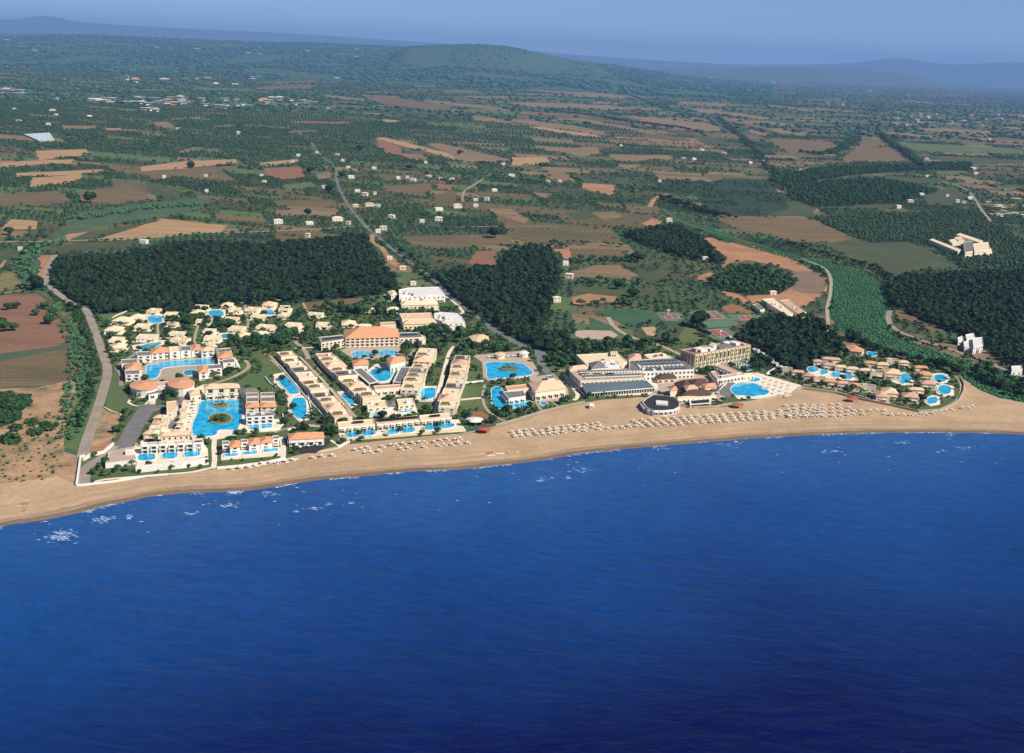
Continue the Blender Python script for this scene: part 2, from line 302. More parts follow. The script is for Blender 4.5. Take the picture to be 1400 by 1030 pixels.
# ------------------------------------------------------------------ woods (outlines), drawn up first because the plots leave them out
WOODS = [
 ('a', [76,349,68,372,66,387,101,417,116,421,177,417,350,407,413,405,501,397,545,391,542,379,524,357,506,329,501,316,471,319,426,324,350,331,278,326,227,331,212,334,161,344,101,348], 'pine'),
 ('a', [600,368,639,362,674,362,687,351,693,339,712,334,724,329.5,740,334,754,337,763,356,766,370,763,393,752,409,755,424,735,447,776,450,788,463,800,478,738,478,725,470,687,450,650,424,625,400,603,380], 'pine'),
 ('a', [851,316,902,306,927,304,962,324,993,354,967,352,927,344,882,329], 'pine'),
 ('a', [970,377,993,367,1028,357,1082,373,1089,381,1067,394,1020,396,973,386], 'leaf'),
 ('a', [1007,456,1020,441,1050,428,1114,428,1131,439,1153,459,1150,482,1113,494,1098,503,1075,497,1050,496,1038,482,1030,468], 'pine'),
 ('a', [1222,377,1252,372,1302,369,1400,367,1560,360,1560,540,1400,501,1381,493,1346,466,1327,454,1299,443,1280,437,1242,420,1218,410,1212,390], 'pine'),
 ('a', [1113,228,1227,223,1328,220,1330,230,1250,230,1164,236,1070,250,1050,243], 'pine'),
 ('a', [1116,291,1227,286,1340,283,1353,301,1400,321,1500,330,1500,368,1330,366,1290,340,1265,324,1191,326,1126,301], 'leaf'),
 ('a', [1075,248,1201,241,1285,256,1239,271,1151,278,1113,278,1080,266], 'pine'),
 ('u6', [640,530,700,560,800,650,900,700,1000,760,1100,840,1060,880,930,770,800,670,690,590], 'leaf'),
]
# ------------------------------------------------------------------ reed bed, riverbank, manual fields
# (crop, points, material)
FIELDS = [
 ('a', [905,285,934,300,1016,328,1071,345,1114,356,1146,364,1179,371,1200,386,1212,392,1216,415,1214,440,1228,462,1256,472,1330,496,1400,512,1560,545,1560,580,1400,556,1364,546,1340,536,1318,519,1293,501,1237,488,1185,477,1155,457,1131,429,1136,407,1134,386,1125,369,1071,352,1000,332,930,306,900,290], 'reed'),
 ('c1', [0,75,150,80,240,130,290,160,300,250,230,285,0,315], 'tanred'), ('c1', [0,345,300,290,340,380,280,430,150,450,0,455], 'mauve'),
 ('c1', [0,460,150,455,290,425,335,440,330,560,290,620,265,720,330,740,310,860,240,840,0,870,-120,880,-120,470], 'duneground'),
 ('c1', [165,60,235,70,340,140,380,250,410,330,425,420,385,580,330,720,262,700,290,560,330,400,318,260,290,150], 'grass'),
 ('c1', [0,480,135,480,120,520,60,600,0,620], 'dkgreen'),
 ('u5', [190,105,470,95,485,125,210,155], 'wheat'), ('u5', [0,165,400,150,415,170,0,195], 'wheat'), ('u5', [90,225,570,205,580,215,430,235,70,245], 'wheat'),
 ('u5', [175,250,440,235,430,270,160,305], 'wheat'), ('u5', [30,340,320,320,390,380,330,395,0,410,-60,410,-60,350], 'mauve'),
 ('u5', [420,330,700,285,800,350,860,370,600,400,440,390], 'mauve'), ('u5', [765,190,1020,160,1020,200,765,215], 'wheat'), ('u5', [1050,160,1280,150,1285,170,1040,195], 'wheat'),
 ('u5', [770,225,1000,200,1387,180,1200,215,850,260], 'mauve'), ('u5', [790,270,880,290,1000,330,960,365,850,360,800,320], 'olivebrown'),
 ('u5', [430,440,860,380,1130,360,1150,400,1000,450,860,470,500,520,310,598,270,560,370,500], 'reed2'), ('u5', [308,602,200,640,110,720,120,830,210,850,215,720,225,660,325,612], 'reed2'),
 ('u5', [520,590,880,475,1230,510,1200,545,900,570,560,595], 'wheat'), ('u5', [290,605,370,555,480,545,330,605], 'wheat'), ('u5', [480,545,720,510,860,480,520,585,350,603], 'olivebrown'),
 ('u5', [215,640,400,605,860,590,640,640,250,662], 'olivebrown'), ('u5', [60,475,200,485,195,530,0,530], 'wheat'), ('u5', [0,535,160,540,150,570,0,572], 'tan'),
 ('u5', [0,770,80,760,120,840,0,870], 'striped'), ('u5', [0,640,100,640,170,720,20,750,-40,750,-40,640], 'olivebrown'), ('u5', [0,890,200,880,290,950,390,1010,390,1040,0,1040,-100,1040,-100,890], 'tanred'),
 ('u5', [210,670,290,670,250,800,215,810], 'redsand'),
 ('u6', [40,200,240,190,270,250,160,265,60,240], 'red'), ('u6', [20,170,220,150,250,170,30,190], 'wheat'), ('u6', [325,235,400,215,410,255,340,260], 'tan'), ('u6', [90,375,420,370,430,410,110,405], 'brown'),
 ('u6', [80,430,430,415,470,440,400,465,120,455], 'tan'), ('u6', [140,290,300,275,330,300,160,325], 'grass'), ('u6', [680,300,940,280,960,310,900,355,700,320], 'mauve'),
 ('u6', [970,285,1070,290,1060,320,985,310], 'red'), ('u6', [960,345,1080,320,1085,390,980,385], 'brown'), ('u6', [790,570,1387,560,1387,610,1000,640,830,610], 'mauve'), ('u6', [1150,705,1200,650,1320,645,1290,690,1310,720,1240,730,1160,720], 'red'),
 ('u6', [260,895,440,880,550,880,600,930,440,960,270,975], 'mauve'), ('u6', [600,880,690,875,730,930,620,920], 'lawn'), ('u6', [650,40,680,30,790,55,1130,140,1100,160,950,115,800,80], 'wheat'), ('u6', [650,50,690,45,780,85,800,130,700,120], 'red'),
 ('u6', [920,65,1000,65,1370,150,1380,165,1130,170,1000,100], 'tan'), ('u6', [640,230,860,240,860,270,700,270], 'brown'), ('u6', [1250,415,1387,420,1387,470,1290,450], 'tan'), ('u6', [690,690,740,700,780,740,730,720], 'redsand'), ('u6', [680,650,700,650,780,715,760,725,700,700], 'redsand'),
 ('u7', [0,140,180,140,210,165,100,185,0,185], 'wheat'), ('u7', [180,95,460,85,480,120,380,135], 'tan'), ('u7', [520,125,860,130,870,150,560,165], 'tan'), ('u7', [290,440,450,430,500,460,350,480], 'olivebrown'), ('u7', [430,440,560,435,600,465,500,480], 'tan'),
 ('u7', [-50,560,340,540,560,600,200,615,100,610], 'brown'), ('u7', [220,640,310,635,330,690,290,690], 'redsand'), ('u7', [310,635,600,640,620,690,330,690], 'brown'), ('u7', [270,780,450,725,580,725,720,800,680,820,560,790,340,790], 'tan'),
 ('u7', [320,900,450,870,560,880,590,910,570,925,400,930,340,950], 'redsand'), ('u7', [330,840,780,860,800,900,600,900,330,870], 'olivebrown'), ('u7', [640,790,840,740,860,800,720,840], 'olivebrown'), ('u7', [120,330,220,340,190,365,130,350], 'tan'), ('u7', [0,420,90,480,70,500,0,480], 'tan'),
 ('u7', [580,180,700,180,640,210,570,200], 'tan'), ('u7', [700,500,760,470,820,490,770,525], 'redsand'), ('u7', [380,280,560,290,540,350,380,310], 'redsand'), ('u7', [200,190,320,240,300,270,180,220], 'tan'),
 ('m6', [600,300,830,290,1280,290,1340,400,1180,470,1100,480,960,470,900,430,780,370,640,340], 'sport'), ('m6', [560,380,700,430,820,480,800,520,560,520], 'sport'), ('m6', [400,540,520,530,820,540,900,590,860,620,560,660,400,600], 'pinkpave'), ('m6', [1170,500,1330,490,1360,540,1320,600,1240,590], 'sand'),
 ('n9', [270,130,330,115,440,155,530,140,700,200,860,250,950,310,1000,340,1080,350,1090,400,1060,470,1000,520,930,560,720,540,600,540,560,500,570,480,660,440,800,460,900,390,860,330,720,290,560,260,400,310,440,250,350,200], 'redsand'),
 ('n9', [800,340,960,330,1080,350,1080,420,1040,480,900,470,790,420], 'dunegrass'), ('n9', [370,430,520,480,600,540,560,550,420,480], 'redsand'), ('n9', [240,370,330,340,360,350,300,375,330,410,270,400], 'redsand'), ('n9', [400,560,480,540,620,600,440,600], 'orangesoil'),
 ('u7', [1050,415,1070,415,1180,440,1387,470,1500,560,1387,560,1220,530,1080,460], 'tanb'), ('u8', [0,470,150,465,300,490,450,580,350,605,150,600,0,560,-140,500,-100,470], 'tanb'), ('u8', [280,610,700,565,900,660,1040,740,850,750,640,780,450,690], 'olivebrown'),
 ('u8', [0,40,350,60,400,100,250,140,150,135,30,70], 'tanb'), ('u8', [400,150,490,85,660,90,800,165,420,165], 'tanb'), ('u8', [500,60,600,40,650,80,490,82], 'mauve'), ('u8', [0,400,220,370,255,400,250,460,0,460,-50,440], 'olivebrown'), ('u8', [430,240,560,235,900,260,940,290,700,280], 'olivebrown'),
 ('u8', [850,350,1000,300,1080,360,1000,400,860,400], 'olivebrown'), ('u8', [270,400,680,400,680,420,300,420], 'olivebrown'), ('u8', [680,940,720,950,780,970,860,1000,1010,1040,1100,1085,1050,1095,900,1060,700,1020], 'tanb'),
 ('u8', [820,130,1150,150,1387,160,1387,175,1000,175], 'olivebrown'), ('u8', [700,60,1300,90,1387,110,1387,125,800,110], 'grass'), ('c1', [430,540,500,570,480,660,350,725,340,690,370,620,400,580], 'duneground'),
 ('u1', [335,680,520,685,520,702,340,705], 'tan'), ('u1', [570,700,650,695,660,712,580,715], 'redsand'), ('u1', [830,665,900,660,960,695,850,690], 'tan'), ('u1', [960,825,1050,800,1060,815,980,835], 'tan'),
]
def strip(c, x0, y0, x1, y1, th, mt):
    n = 6; top = []; bot = []
    for k in range(n+1):
        t = k/n; x = x0+(x1-x0)*t; y = y0+(y1-y0)*t+random.uniform(-1, 1)*th*0.12
        e = 1 if 0 < k < n else 0.35
        top += [x, y-th/2*e]; bot = [x, y+th/2*e*random.uniform(.8, 1.1)] + bot
    FIELDS.append((c, top+bot, mt))
for s in [('u3',0,478,640,528,24,'tan'),('u3',0,560,620,592,26,'tan'),('u3',170,620,620,640,10,'mauve'),('u3',0,655,500,722,30,'tan'),('u3',90,690,480,742,16,'wheat'),('u3',340,645,760,722,16,'tan'),
          ('u3',600,520,720,532,22,'mauve'),('u3',640,650,1130,700,48,'tan'),('u3',700,735,960,762,24,'brown'),('u3',900,555,1200,572,13,'tan'),('u3',950,592,1387,642,16,'tan'),('u3',1150,650,1387,700,16,'mauve'),
          ('u3',830,710,1130,762,16,'olivebrown'),('u3',1000,760,1260,790,24,'olivebrown'),('u3',1280,710,1387,735,20,'tan'),('u3',200,600,700,650,12,'olivebrown'),('u3',850,470,1000,485,12,'tan'),
          ('u2',0,448,350,442,9,'mauve'),('u2',0,480,330,470,18,'mauve'),('u2',360,522,600,545,14,'tan'),('u2',600,535,1050,590,44,'mauve'),('u2',900,545,1387,600,14,'tan'),('u2',1010,500,1210,500,20,'mauve'),('u2',170,665,540,668,12,'red'),('u2',1160,640,1387,668,18,'tan'),('u2',1050,470,1200,465,10,'mauve'),('u2',1050,600,1200,610,10,'tan'),
          ('u2',680,655,770,660,14,'wheat'),('u2',170,720,330,715,16,'mauve'),('u2',200,410,0,420,6,'mauve'),('u2',1130,525,1387,530,8,'tan'),
          ('u4',0,570,250,605,10,'tan'),('u4',0,615,180,640,9,'mauve'),('u4',630,718,900,745,13,'tan'),('u4',700,760,1100,765,8,'grass'),('u4',1220,752,1387,762,10,'mauve'),('u4',0,700,210,735,14,'tan'),('u4',240,590,480,610,8,'tan'),('u4',0,650,300,690,10,'olivebrown'),
          ('u1',1150,690,1280,680,12,'mauve'),('u1',1100,615,1260,620,8,'mauve'),('u1',0,400,200,395,5,'mauve'),('u1',900,650,1100,640,8,'tan'),('u1',1050,485,1387,490,12,'grass'),('u1',350,440,600,450,8,'grass')]:
    strip(*s)
for k, c in dict(tanred=((0.25,0.13,0.08),(0.17,0.10,0.06)), reed2=((0.05,0.095,0.05),(0.09,0.12,0.06)), striped=((0.26,0.19,0.09),(0.12,0.13,0.05)), sport=((0.035,0.10,0.045),(0.06,0.12,0.06)),
                 dunegrass=((0.16,0.13,0.08),(0.24,0.15,0.1)), orangesoil=((0.30,0.14,0.06),(0.25,0.12,0.06)), tanb=((0.19,0.13,0.065),(0.13,0.095,0.045))).items():
    m[k] = mat(k+'_ground', c[0], c[1], 0.03 if k != 'striped' else 0.25, det=7, fine=.2, rows=(.9, .05, .12) if k not in ('sport', 'dunegrass') else None, stretch=(0.5, 1, 0.05) if k == 'striped' else ((0.25, 0.25, 1.5) if k in ('tanred', 'tanb') else None))
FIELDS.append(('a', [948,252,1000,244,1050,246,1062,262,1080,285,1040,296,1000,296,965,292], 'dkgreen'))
FPOLY = []
for i, (c, fl_, mt) in enumerate(FIELDS):
    pl = poly(c, fl_); FPOLY += [(pl, mt)] if mt != 'dkgreen' else []
    z = 0.0422+0.0035*i
    nm = {'reed': 'reed_bed', 'duneground': 'dunes', 'grass': 'meadow', 'lawn': 'lawn', 'sport': 'sports_field', 'pinkpave': 'car_park', 'redsand': 'bare_earth', 'dkgreen': 'scrubland'}.get(mt, 'field')
    # subdivided slightly wavy edge for a natural outline
    W = []
    for a in range(len(pl)):
        p, q = pl[a], pl[(a+1) % len(pl)]; L_ = math.dist(p, q); n = max(1, min(7, int(L_/12)))
        for k in range(n):
            t = k/n; j = 0 if k == 0 else min(3.0, L_*0.02)
            W.append((p[0]+(q[0]-p[0])*t+random.uniform(-j, j), p[1]+(q[1]-p[1])*t+random.uniform(-j, j), z))
    struct(mk(nm, W, [list(range(len(W)))], m[mt]))
# ------------------------------------------------------------------ roads
ROADS = [
 ('a', [76,349,69,360,62,378,65,390,90,410,104,419,117,424,128,448,139,480,147,508,141,535,130,570,118,605,112,628], 7, 'track', 'track'),
 ('u6', [300,60,350,130,425,190,438,270,470,350,520,430,600,520,650,565,740,640,850,720,960,800,1060,900,1200,1010,1290,1075], 5.2, 'asphalt', 'road'),
 ('c6', [200,30,280,90,400,160,540,218,680,240,830,238], 9, 'asphalt', 'road'),
 ('c6', [550,228,565,290,620,370,650,400], 7, 'asphalt', 'road'), ('u6', [-1387,600,-900,590,-540,560,0,545,300,532,580,515,710,522], 7, 'track', 'road'),
 ('c8', [790,-80,775,-30,790,20,830,60,960,120,1180,190,1400,262,1480,295,1620,350,1750,400,2000,500], 6, 'track', 'road'),
 ('u8', [940,270,1040,300,1100,340,1160,430,1210,490], 6, 'track', 'road'), ('u6', [1120,380,1125,330,1190,285,1260,240], 5, 'track', 'track'),
 ('m6', [780,380,830,470,900,530,1000,590,1150,650,1290,690,1373,720], 5, 'path', 'track'), ('c6', [1380,160,1500,210,1560,240], 5, 'path', 'track'),
 ('u7', [745,410,770,370,810,345,850,340], 9, 'wheat', 'track'), ('u7', [820,420,900,480,1100,550,1387,630], 8, 'reed2', 'track'),
 ('u7', [-300,520,0,515,250,520], 5, 'track', 'track'), ('u8', [330,1090,320,960,335,900,340,800,300,740,180,690], 4, 'path', 'track'), ('u1', [0,800,200,790,500,770], 6, 'tan', 'track'),
 ('u6', [630,560,630,600,680,630,700,660], 7, 'wheat', 'track'), ('u5', [0,880,150,860], 4, 'wheat', 'track'), ('u5', [0,740,30,700], 3, 'wheat', 'track'),
 ('c3', [390,290,370,340,300,440,230,570,150,640,90,680], 12, 'asphalt', 'driveway'), ('c3', [675,225,655,300,610,400,585,470], 11, 'asphalt', 'driveway'), ('c3', [370,330,440,320,500,300], 6, 'asphalt', 'driveway'),
 ('c1', [345,860,350,820,370,780,430,745,470,700], 7, 'track', 'driveway'),
]
RPOLY = []
for ri, (c, f_, wd, mt, nm) in enumerate(ROADS):
    ln = smooth_line([P(c, f_[i], f_[i+1]) for i in range(0, len(f_), 2)], 6)
    g = [G(x, y) for x, y in ln]; ribbon(nm, g, wd, 0.475+0.004*ri, m[mt]); RPOLY.append((np.array(g), wd))
# ------------------------------------------------------------------ resort grounds
RES = poly('a', [114,424,177,418,350,409,413,406,501,399,540,394,600,392,640,430,690,462,738,480,790,486,800,478,870,470,930,470,1000,462,1040,490,1098,505,1113,494,1150,482,1175,478,1240,490,1295,503,1316,519,
                 1315,540,1284,559,1256,561,1181,546,1144,536,1097,529,1083,540,1027,549,957,558,923,552,879,543,823,546,769,555,694,577,676,582,593,595,467,608,390,626,290,641,158,657,104,661,110,630,120,605,135,570,147,535,152,508,144,478,133,448])
struct(mk('lawn', [(x, y, 0.18) for x, y in RES], [list(range(len(RES)))], m['lawn']))
RAREA = [(c, f, mt) for c, f, mt in [
 ('c1', [385,590,420,545,500,570,480,640,440,720,355,745,340,700], 'redsand'), ('c3', [340,380,490,340,500,360,460,420,340,425], 'olivebrown'), ('c3', [310,440,450,435,440,500,400,540,300,590,270,570], 'olivebrown'),
 ('u6', [260,895,440,880,550,880,600,930,440,960,270,975], 'mauve'), ('u6', [600,880,690,875,730,930,620,920], 'grass'),
 ('c5', [215,520,370,510,365,545,220,555], 'brown'), ('c6', [60,640,150,640,260,700,200,730,160,720,100,690,60,680], 'orangesoil'), ('c5', [970,390,1080,390,1090,420,1000,460,960,440], 'grass'),
 ('c6', [30,460,150,450,160,620,20,640,-40,560], 'grass'), ('c5', [0,90,60,150,100,210,20,220,-60,200,-60,100], 'grass'), ('c3', [1130,60,1260,60,1340,140,1300,180,1040,140], 'grass'), ('c2', [0,290,60,230,370,215,380,260,100,310], 'grass'),
 ('c1', [455,400,520,440,530,550,440,545,440,470], 'grass'), ('c7', [430,60,560,180,520,220,330,220], 'grass')]]
for i, (c, f, mt) in enumerate(RAREA):
    struct(mk('garden_plot', [(*GC(c, f[k], f[k+1]), 0.22+0.006*(i % 6)) for k in range(0, len(f), 2)], [list(range(len(f)//2))], m[mt]))
# paved areas
PAVED = []
def paved(c, f, mt='pave', z=0.30, nm='pavement'):
    pl = poly(c, f); PAVED.append(pl)
    return struct(mk(nm, [(x, y, z) for x, y in pl]+[(x, y, 0.0) for x, y in pl], [list(range(len(pl)))]+[(i, (i+1) % len(pl), (i+1) % len(pl)+len(pl), i+len(pl)) for i in range(len(pl))], m[mt]))
paved('c3', [690,190,800,140,1060,140,1100,250,1105,480,1020,525,900,545,720,545,690,500,680,400], 'pave')
paved('c3', [1080,400,1350,395,1375,440,1360,485,1090,500], 'pave', 0.33)
paved('c3', [925,640,1380,600,1385,665,930,700], 'pave', 0.34)
paved('c3', [290,590,800,575,830,620,835,700,560,735,310,745,285,690], 'pave', 0.36)
paved('c3', [480,370,620,260,690,300,690,480,700,520,330,600,400,520], 'pinkpave', 0.25)
paved('c2', [340,590,880,590,900,640,860,760,380,765,345,690], 'path', 0.27)
paved('c2', [270,500,500,465,520,490,330,545,280,530], 'pave', 0.31)
paved('c2', [380,275,510,270,515,330,390,345], 'pave', 0.31); paved('c2', [815,235,960,235,965,290,900,305,835,300], 'pave', 0.31)
paved('c2', [1225,230,1330,230,1330,280,1235,290], 'pave', 0.31); paved('c2', [905,410,1040,405,1040,455,915,465], 'pave', 0.31); paved('c2', [930,590,1040,590,1070,665,960,690], 'pave', 0.31)
paved('c5', [25,210,115,200,200,320,195,345,120,350,60,290,20,260], 'pave'); paved('c5', [110,355,240,335,270,490,185,515,115,450], 'pave')
paved('c5', [435,320,515,310,600,395,530,430,460,350], 'pave'); paved('c5', [960,285,1120,280,1095,385,955,372], 'pave')
paved('c5', [440,590,690,560,1000,530,1000,515,1240,505,1290,580,470,640], 'pave', 0.6, 'terrace')
paved('c5', [630,440,960,420,970,455,870,480,650,490], 'pave', 0.5, 'terrace'); paved('c5', [640,180,700,130,800,150,830,190,790,265,690,265], 'pave')
paved('c4', [460,480,520,460,860,450,900,480,860,520,700,545,540,535], 'pinkpave', 0.3); paved('c5', [680,310,850,300,860,350,700,360], 'pave', 0.3)
paved('c5', [105,650,395,630,390,665,300,725,200,725,110,680], 'rdark', 0.5, 'terrace')
paved('c6', [80,240,420,210,480,240,560,370,520,400,200,425,160,400,150,290], 'pinkpave'); paved('c6', [480,400,660,370,760,480,770,560,560,570,540,500], 'pinkpave', 0.28)
paved('c6', [830,440,1390,410,1400,500,1380,520,880,530], 'pave', 0.3)
paved('c7', [720,540,760,480,940,430,1270,525,1190,600,1000,625,800,625], 'pave'); paved('c7', [120,400,660,460,720,560,700,640,480,640,360,620,200,570], 'pinkpave', 0.26)
paved('c7', [630,500,720,480,800,520,760,560,740,620,640,580], 'rgrey', 0.34)
paved('c7', [80,670,180,590,340,620,380,690,345,745,180,735], 'pinkpave', 0.5, 'terrace')
paved('c8', [150,320,540,380,560,440,330,420,160,400], 'pave', 0.27)
paved('c8', [800,395,900,370,975,420,960,470,870,470,800,440], 'pave', 0.27)
for q_ in ([1095,385,1165,378,1228,395,1232,440,1180,462,1105,450], [1130,470,1205,455,1262,482,1262,545,1185,556,1130,525], [1045,565,1105,540,1160,556,1158,612,1090,625,1045,600]): paved('c8', q_, 'pave', 0.27)
PATHS8 = 1
PATHS = [
 ('c3', [0,870,60,845,400,815,700,790,880,755,1150,745,1400,700,1500,690], 3.5, 'pave'), ('c3', [60,310,190,365], 2.5, 'path'), ('c3', [880,540,875,600,880,700,870,760], 4, 'pave'),
 ('c3', [320,240,260,250,245,275,300,300,370,290,400,265,400,240,320,240], 2.5, 'pave'), ('c3', [400,180,425,230,420,300], 5, 'pave'), ('c3', [330,600,285,560,300,470,320,390,500,310], 2.5, 'path'), ('c3', [310,430,460,425], 2.5, 'path'),
 ('c2', [480,560,470,450,460,360,480,290], 3, 'path'), ('c2', [740,520,735,440,760,350], 3, 'path'), ('c2', [1095,600,1130,660,1000,740,800,800], 4, 'path'), ('c2', [1100,420,1130,330,1100,250,1110,200], 3, 'path'), ('c2', [160,680,180,640,300,560,280,540], 4, 'track'), ('c2', [160,680,190,720,190,800], 4, 'track'),
 ('c2', [1240,570,1290,580,1400,700], 3, 'path'), ('c5', [0,110,60,160,220,330,440,560,470,650], 3, 'path'), ('c5', [190,90,330,230,440,350,560,490], 3.5, 'path'), ('c5', [1215,20,1180,60,1140,200,1110,330,1090,440], 4, 'pave'),
 ('c5', [950,40,900,110,900,140], 3, 'path'), ('c5', [340,150,400,200,450,270], 1.5, 'path'), ('c5', [280,130,340,200], 1.5, 'path'), ('c4', [160,420,230,490,250,540], 5, 'path'), ('c4', [200,140,240,220,260,240], 3, 'path'), ('c4', [160,470,300,460], 4, 'pave'),
 ('c6', [170,450,155,540,180,620,250,680,340,720], 3, 'path'), ('c6', [480,480,560,620,590,645], 2.5, 'path'), ('c6', [0,800,200,760,400,705,700,615,880,575], 3.5, 'path'), ('c6', [640,570,700,610], 2, 'path'), ('c6', [720,380,830,520,800,560], 4, 'pave'), ('c6', [750,370,870,530], 2, 'track'), ('c6', [660,350,740,345], 2, 'pave'),
 ('c6', [30,440,150,430], 2, 'pave'), ('c7', [1000,470,1040,420,1100,390], 4, 'pave'), ('c7', [200,560,160,610], 3, 'path'), ('c8', [-40,560,60,560,130,490,150,485], 2.5, 'path'),
 ('c8', [150,490,400,522,600,572,800,612,1000,655,1120,655,1200,632,1270,590,1308,540,1315,480,1295,425,1240,390], 3, 'path'), ('c8', [400,390,410,430,390,480,395,520], 2, 'path'), ('c5', [0,600,130,560,380,545], 3, 'path'), ('c5', [70,620,85,700,80,780], 4, 'pave'), ('c5', [395,640,450,690,300,720], 2.5, 'pave'),
 ('g8', [0,290,200,260,330,240], 3, 'path'), ('g8', [40,310,100,400,150,460,230,450], 3, 'path'), ('g8', [900,360,1000,430,1100,530,1140,580,1050,600], 4, 'pave')]
for i, (c, f, wd, mt) in enumerate(PATHS):
    ln = smooth_line([P(c, f[k], f[k+1]) for k in range(0, len(f), 2)], 4)
    g = [G(x, y) for x, y in ln]; ribbon('path', g, wd*0.8, 0.38+0.012*(i % 9), m[mt]); RPOLY.append((np.array(g), wd))
# ------------------------------------------------------------------ building kit
BFP = []; POOLP = []
def ccw(p):
    a = sum(p[i][0]*p[(i+1) % len(p)][1]-p[(i+1) % len(p)][0]*p[i][1] for i in range(len(p)))
    return p if a > 0 else p[::-1]
def prism(pl, z0, z1):
    n = len(pl); V = [(x, y, z0) for x, y in pl]+[(x, y, z1) for x, y in pl]
    return V, [tuple(range(n, 2*n))]+[(i, (i+1) % n, (i+1) % n+n, i+n) for i in range(n)]
def inset(pl, d):
    n = len(pl); out = []
    for i in range(n):
        p, q, r = pl[i-1], pl[i], pl[(i+1) % n]
        def nrm(a, b):
            l = math.dist(a, b) or 1; return (-(b[1]-a[1])/l, (b[0]-a[0])/l)
        n1, n2 = nrm(p, q), nrm(q, r); sx, sy = n1[0]+n2[0], n1[1]+n2[1]; k = sx*n1[0]+sy*n1[1]
        k = max(k, 0.4); out.append((q[0]+sx/k*d, q[1]+sy/k*d))
    return out
def merge(parts):
    V = []; Fc = []; I = []
    for k, (v, f) in enumerate(parts):
        b = len(V); V += v; Fc += [tuple(i+b for i in q) for q in f]; I += [k]*len(f)
    return V, Fc, I
def ring(pl, t, z0, z1):       # parapet
    q = inset(pl, t); n = len(pl)
    V = [(x, y, z0) for x, y in pl]+[(x, y, z1) for x, y in pl]+[(x, y, z1) for x, y in q]+[(x, y, z0) for x, y in q]
    Fc = []
    for i in range(n):
        j = (i+1) % n
        Fc += [(i, j, n+j, n+i), (n+i, n+j, 2*n+j, 2*n+i), (2*n+i, 2*n+j, 3*n+j, 3*n+i)]
    return V, Fc
def box(cx, cy, cz, sx, sy, sz, rz=0):
    c, s = math.cos(rz), math.sin(rz); V = []
    for z in (cz, cz+sz):
        for x, y in ((-sx/2, -sy/2), (sx/2, -sy/2), (sx/2, sy/2), (-sx/2, sy/2)):
            V.append((cx+x*c-y*s, cy+x*s+y*c, z))
    return V, [(3, 2, 1, 0), (4, 5, 6, 7), (0, 1, 5, 4), (1, 2, 6, 5), (2, 3, 7, 6), (3, 0, 4, 7)]
WIN = {}
def win_mesh(w_, h_, kind='window', fm='white'):
    k = (round(w_, 1), round(h_, 1), kind, fm)
    if k not in WIN:      # frame, sill and dark pane; local: wall in XZ plane, outward -Y
        pr = []
        if kind == 'window':
            t = 0.16
            pr = [box(0, -.03, 0, w_-2*t, .06, h_, 0), box(-w_/2+t/2, -.07, 0, t, .14, h_), box(w_/2-t/2, -.07, 0, t, .14, h_), box(0, -.07, h_, w_, .14, t), box(0, -.09, -t, w_+.3, .18, t)]
            ix = [0]+[1]*4
        elif kind == 'loggia':
            pr = [box(0, -.03, 0, w_, .06, h_), box(0, -.5, 0, w_+.3, 1.0, .14), box(0, -.95, .14, w_+.3, .08, .75), box(0, -.09, h_, w_+.2, .18, .2)]  # flat dark pane stands in for the shade inside the recess
            ix = [0, 1, 1, 1]
        else:                 # porch under an awning, a dark pane painting the shade of its opening
            pr = [box(0, -.03, 0, w_, .06, h_), box(0, -.9, h_, w_+.5, 1.8, .14), box(-w_/2, -1.7, 0, .22, .22, h_), box(w_/2, -1.7, 0, .22, .22, h_)]
            ix = [0, 1, 1, 1]
        V, Fc, I = merge(pr); me = bpy.data.meshes.new(kind); me.from_pydata(V, [], Fc)
        me.materials.append(m['glass']); me.materials.append(m[fm]); me.polygons.foreach_set('material_index', [ix[i] for i in I]); WIN[k] = me
    return WIN[k]
def put_windows(root, c, pl, h, kind, w_, h_, gap, floors, fm='white', base=0.9, minlen=3.5, cap=60, facing=0.15):
    cnt = 0; n = len(pl)
    for i in range(n):
        a, b = pl[i], pl[(i+1) % n]; L_ = math.dist(a, b)
        if L_ < minlen: continue
        nx, ny = (b[1]-a[1])/L_, -(b[0]-a[0])/L_       # outward of a ccw outline
        mx, my = (a[0]+b[0])/2, (a[1]+b[1])/2; dl = math.hypot(mx, my)
        if -(nx*mx+ny*my)/dl < facing: continue
        k = max(1, int((L_-1.0)/gap)); rz = math.atan2(b[1]-a[1], b[0]-a[0])
        for f in range(floors):
            for j in range(k):
                if cnt >= cap: return
                t = (j+0.5)/k; x, y = a[0]+(b[0]-a[0])*t-c[0], a[1]+(b[1]-a[1])*t-c[1]
                z = f*(h/floors)+base
                if z+h_ > h-0.1: z = h-h_-0.25
                link(kind if kind != 'porch' else 'porch', win_mesh(min(w_, L_-1), h_, kind, fm), root, (x+nx*0.003, y+ny*0.003, max(z, 0.05)), rz); cnt += 1
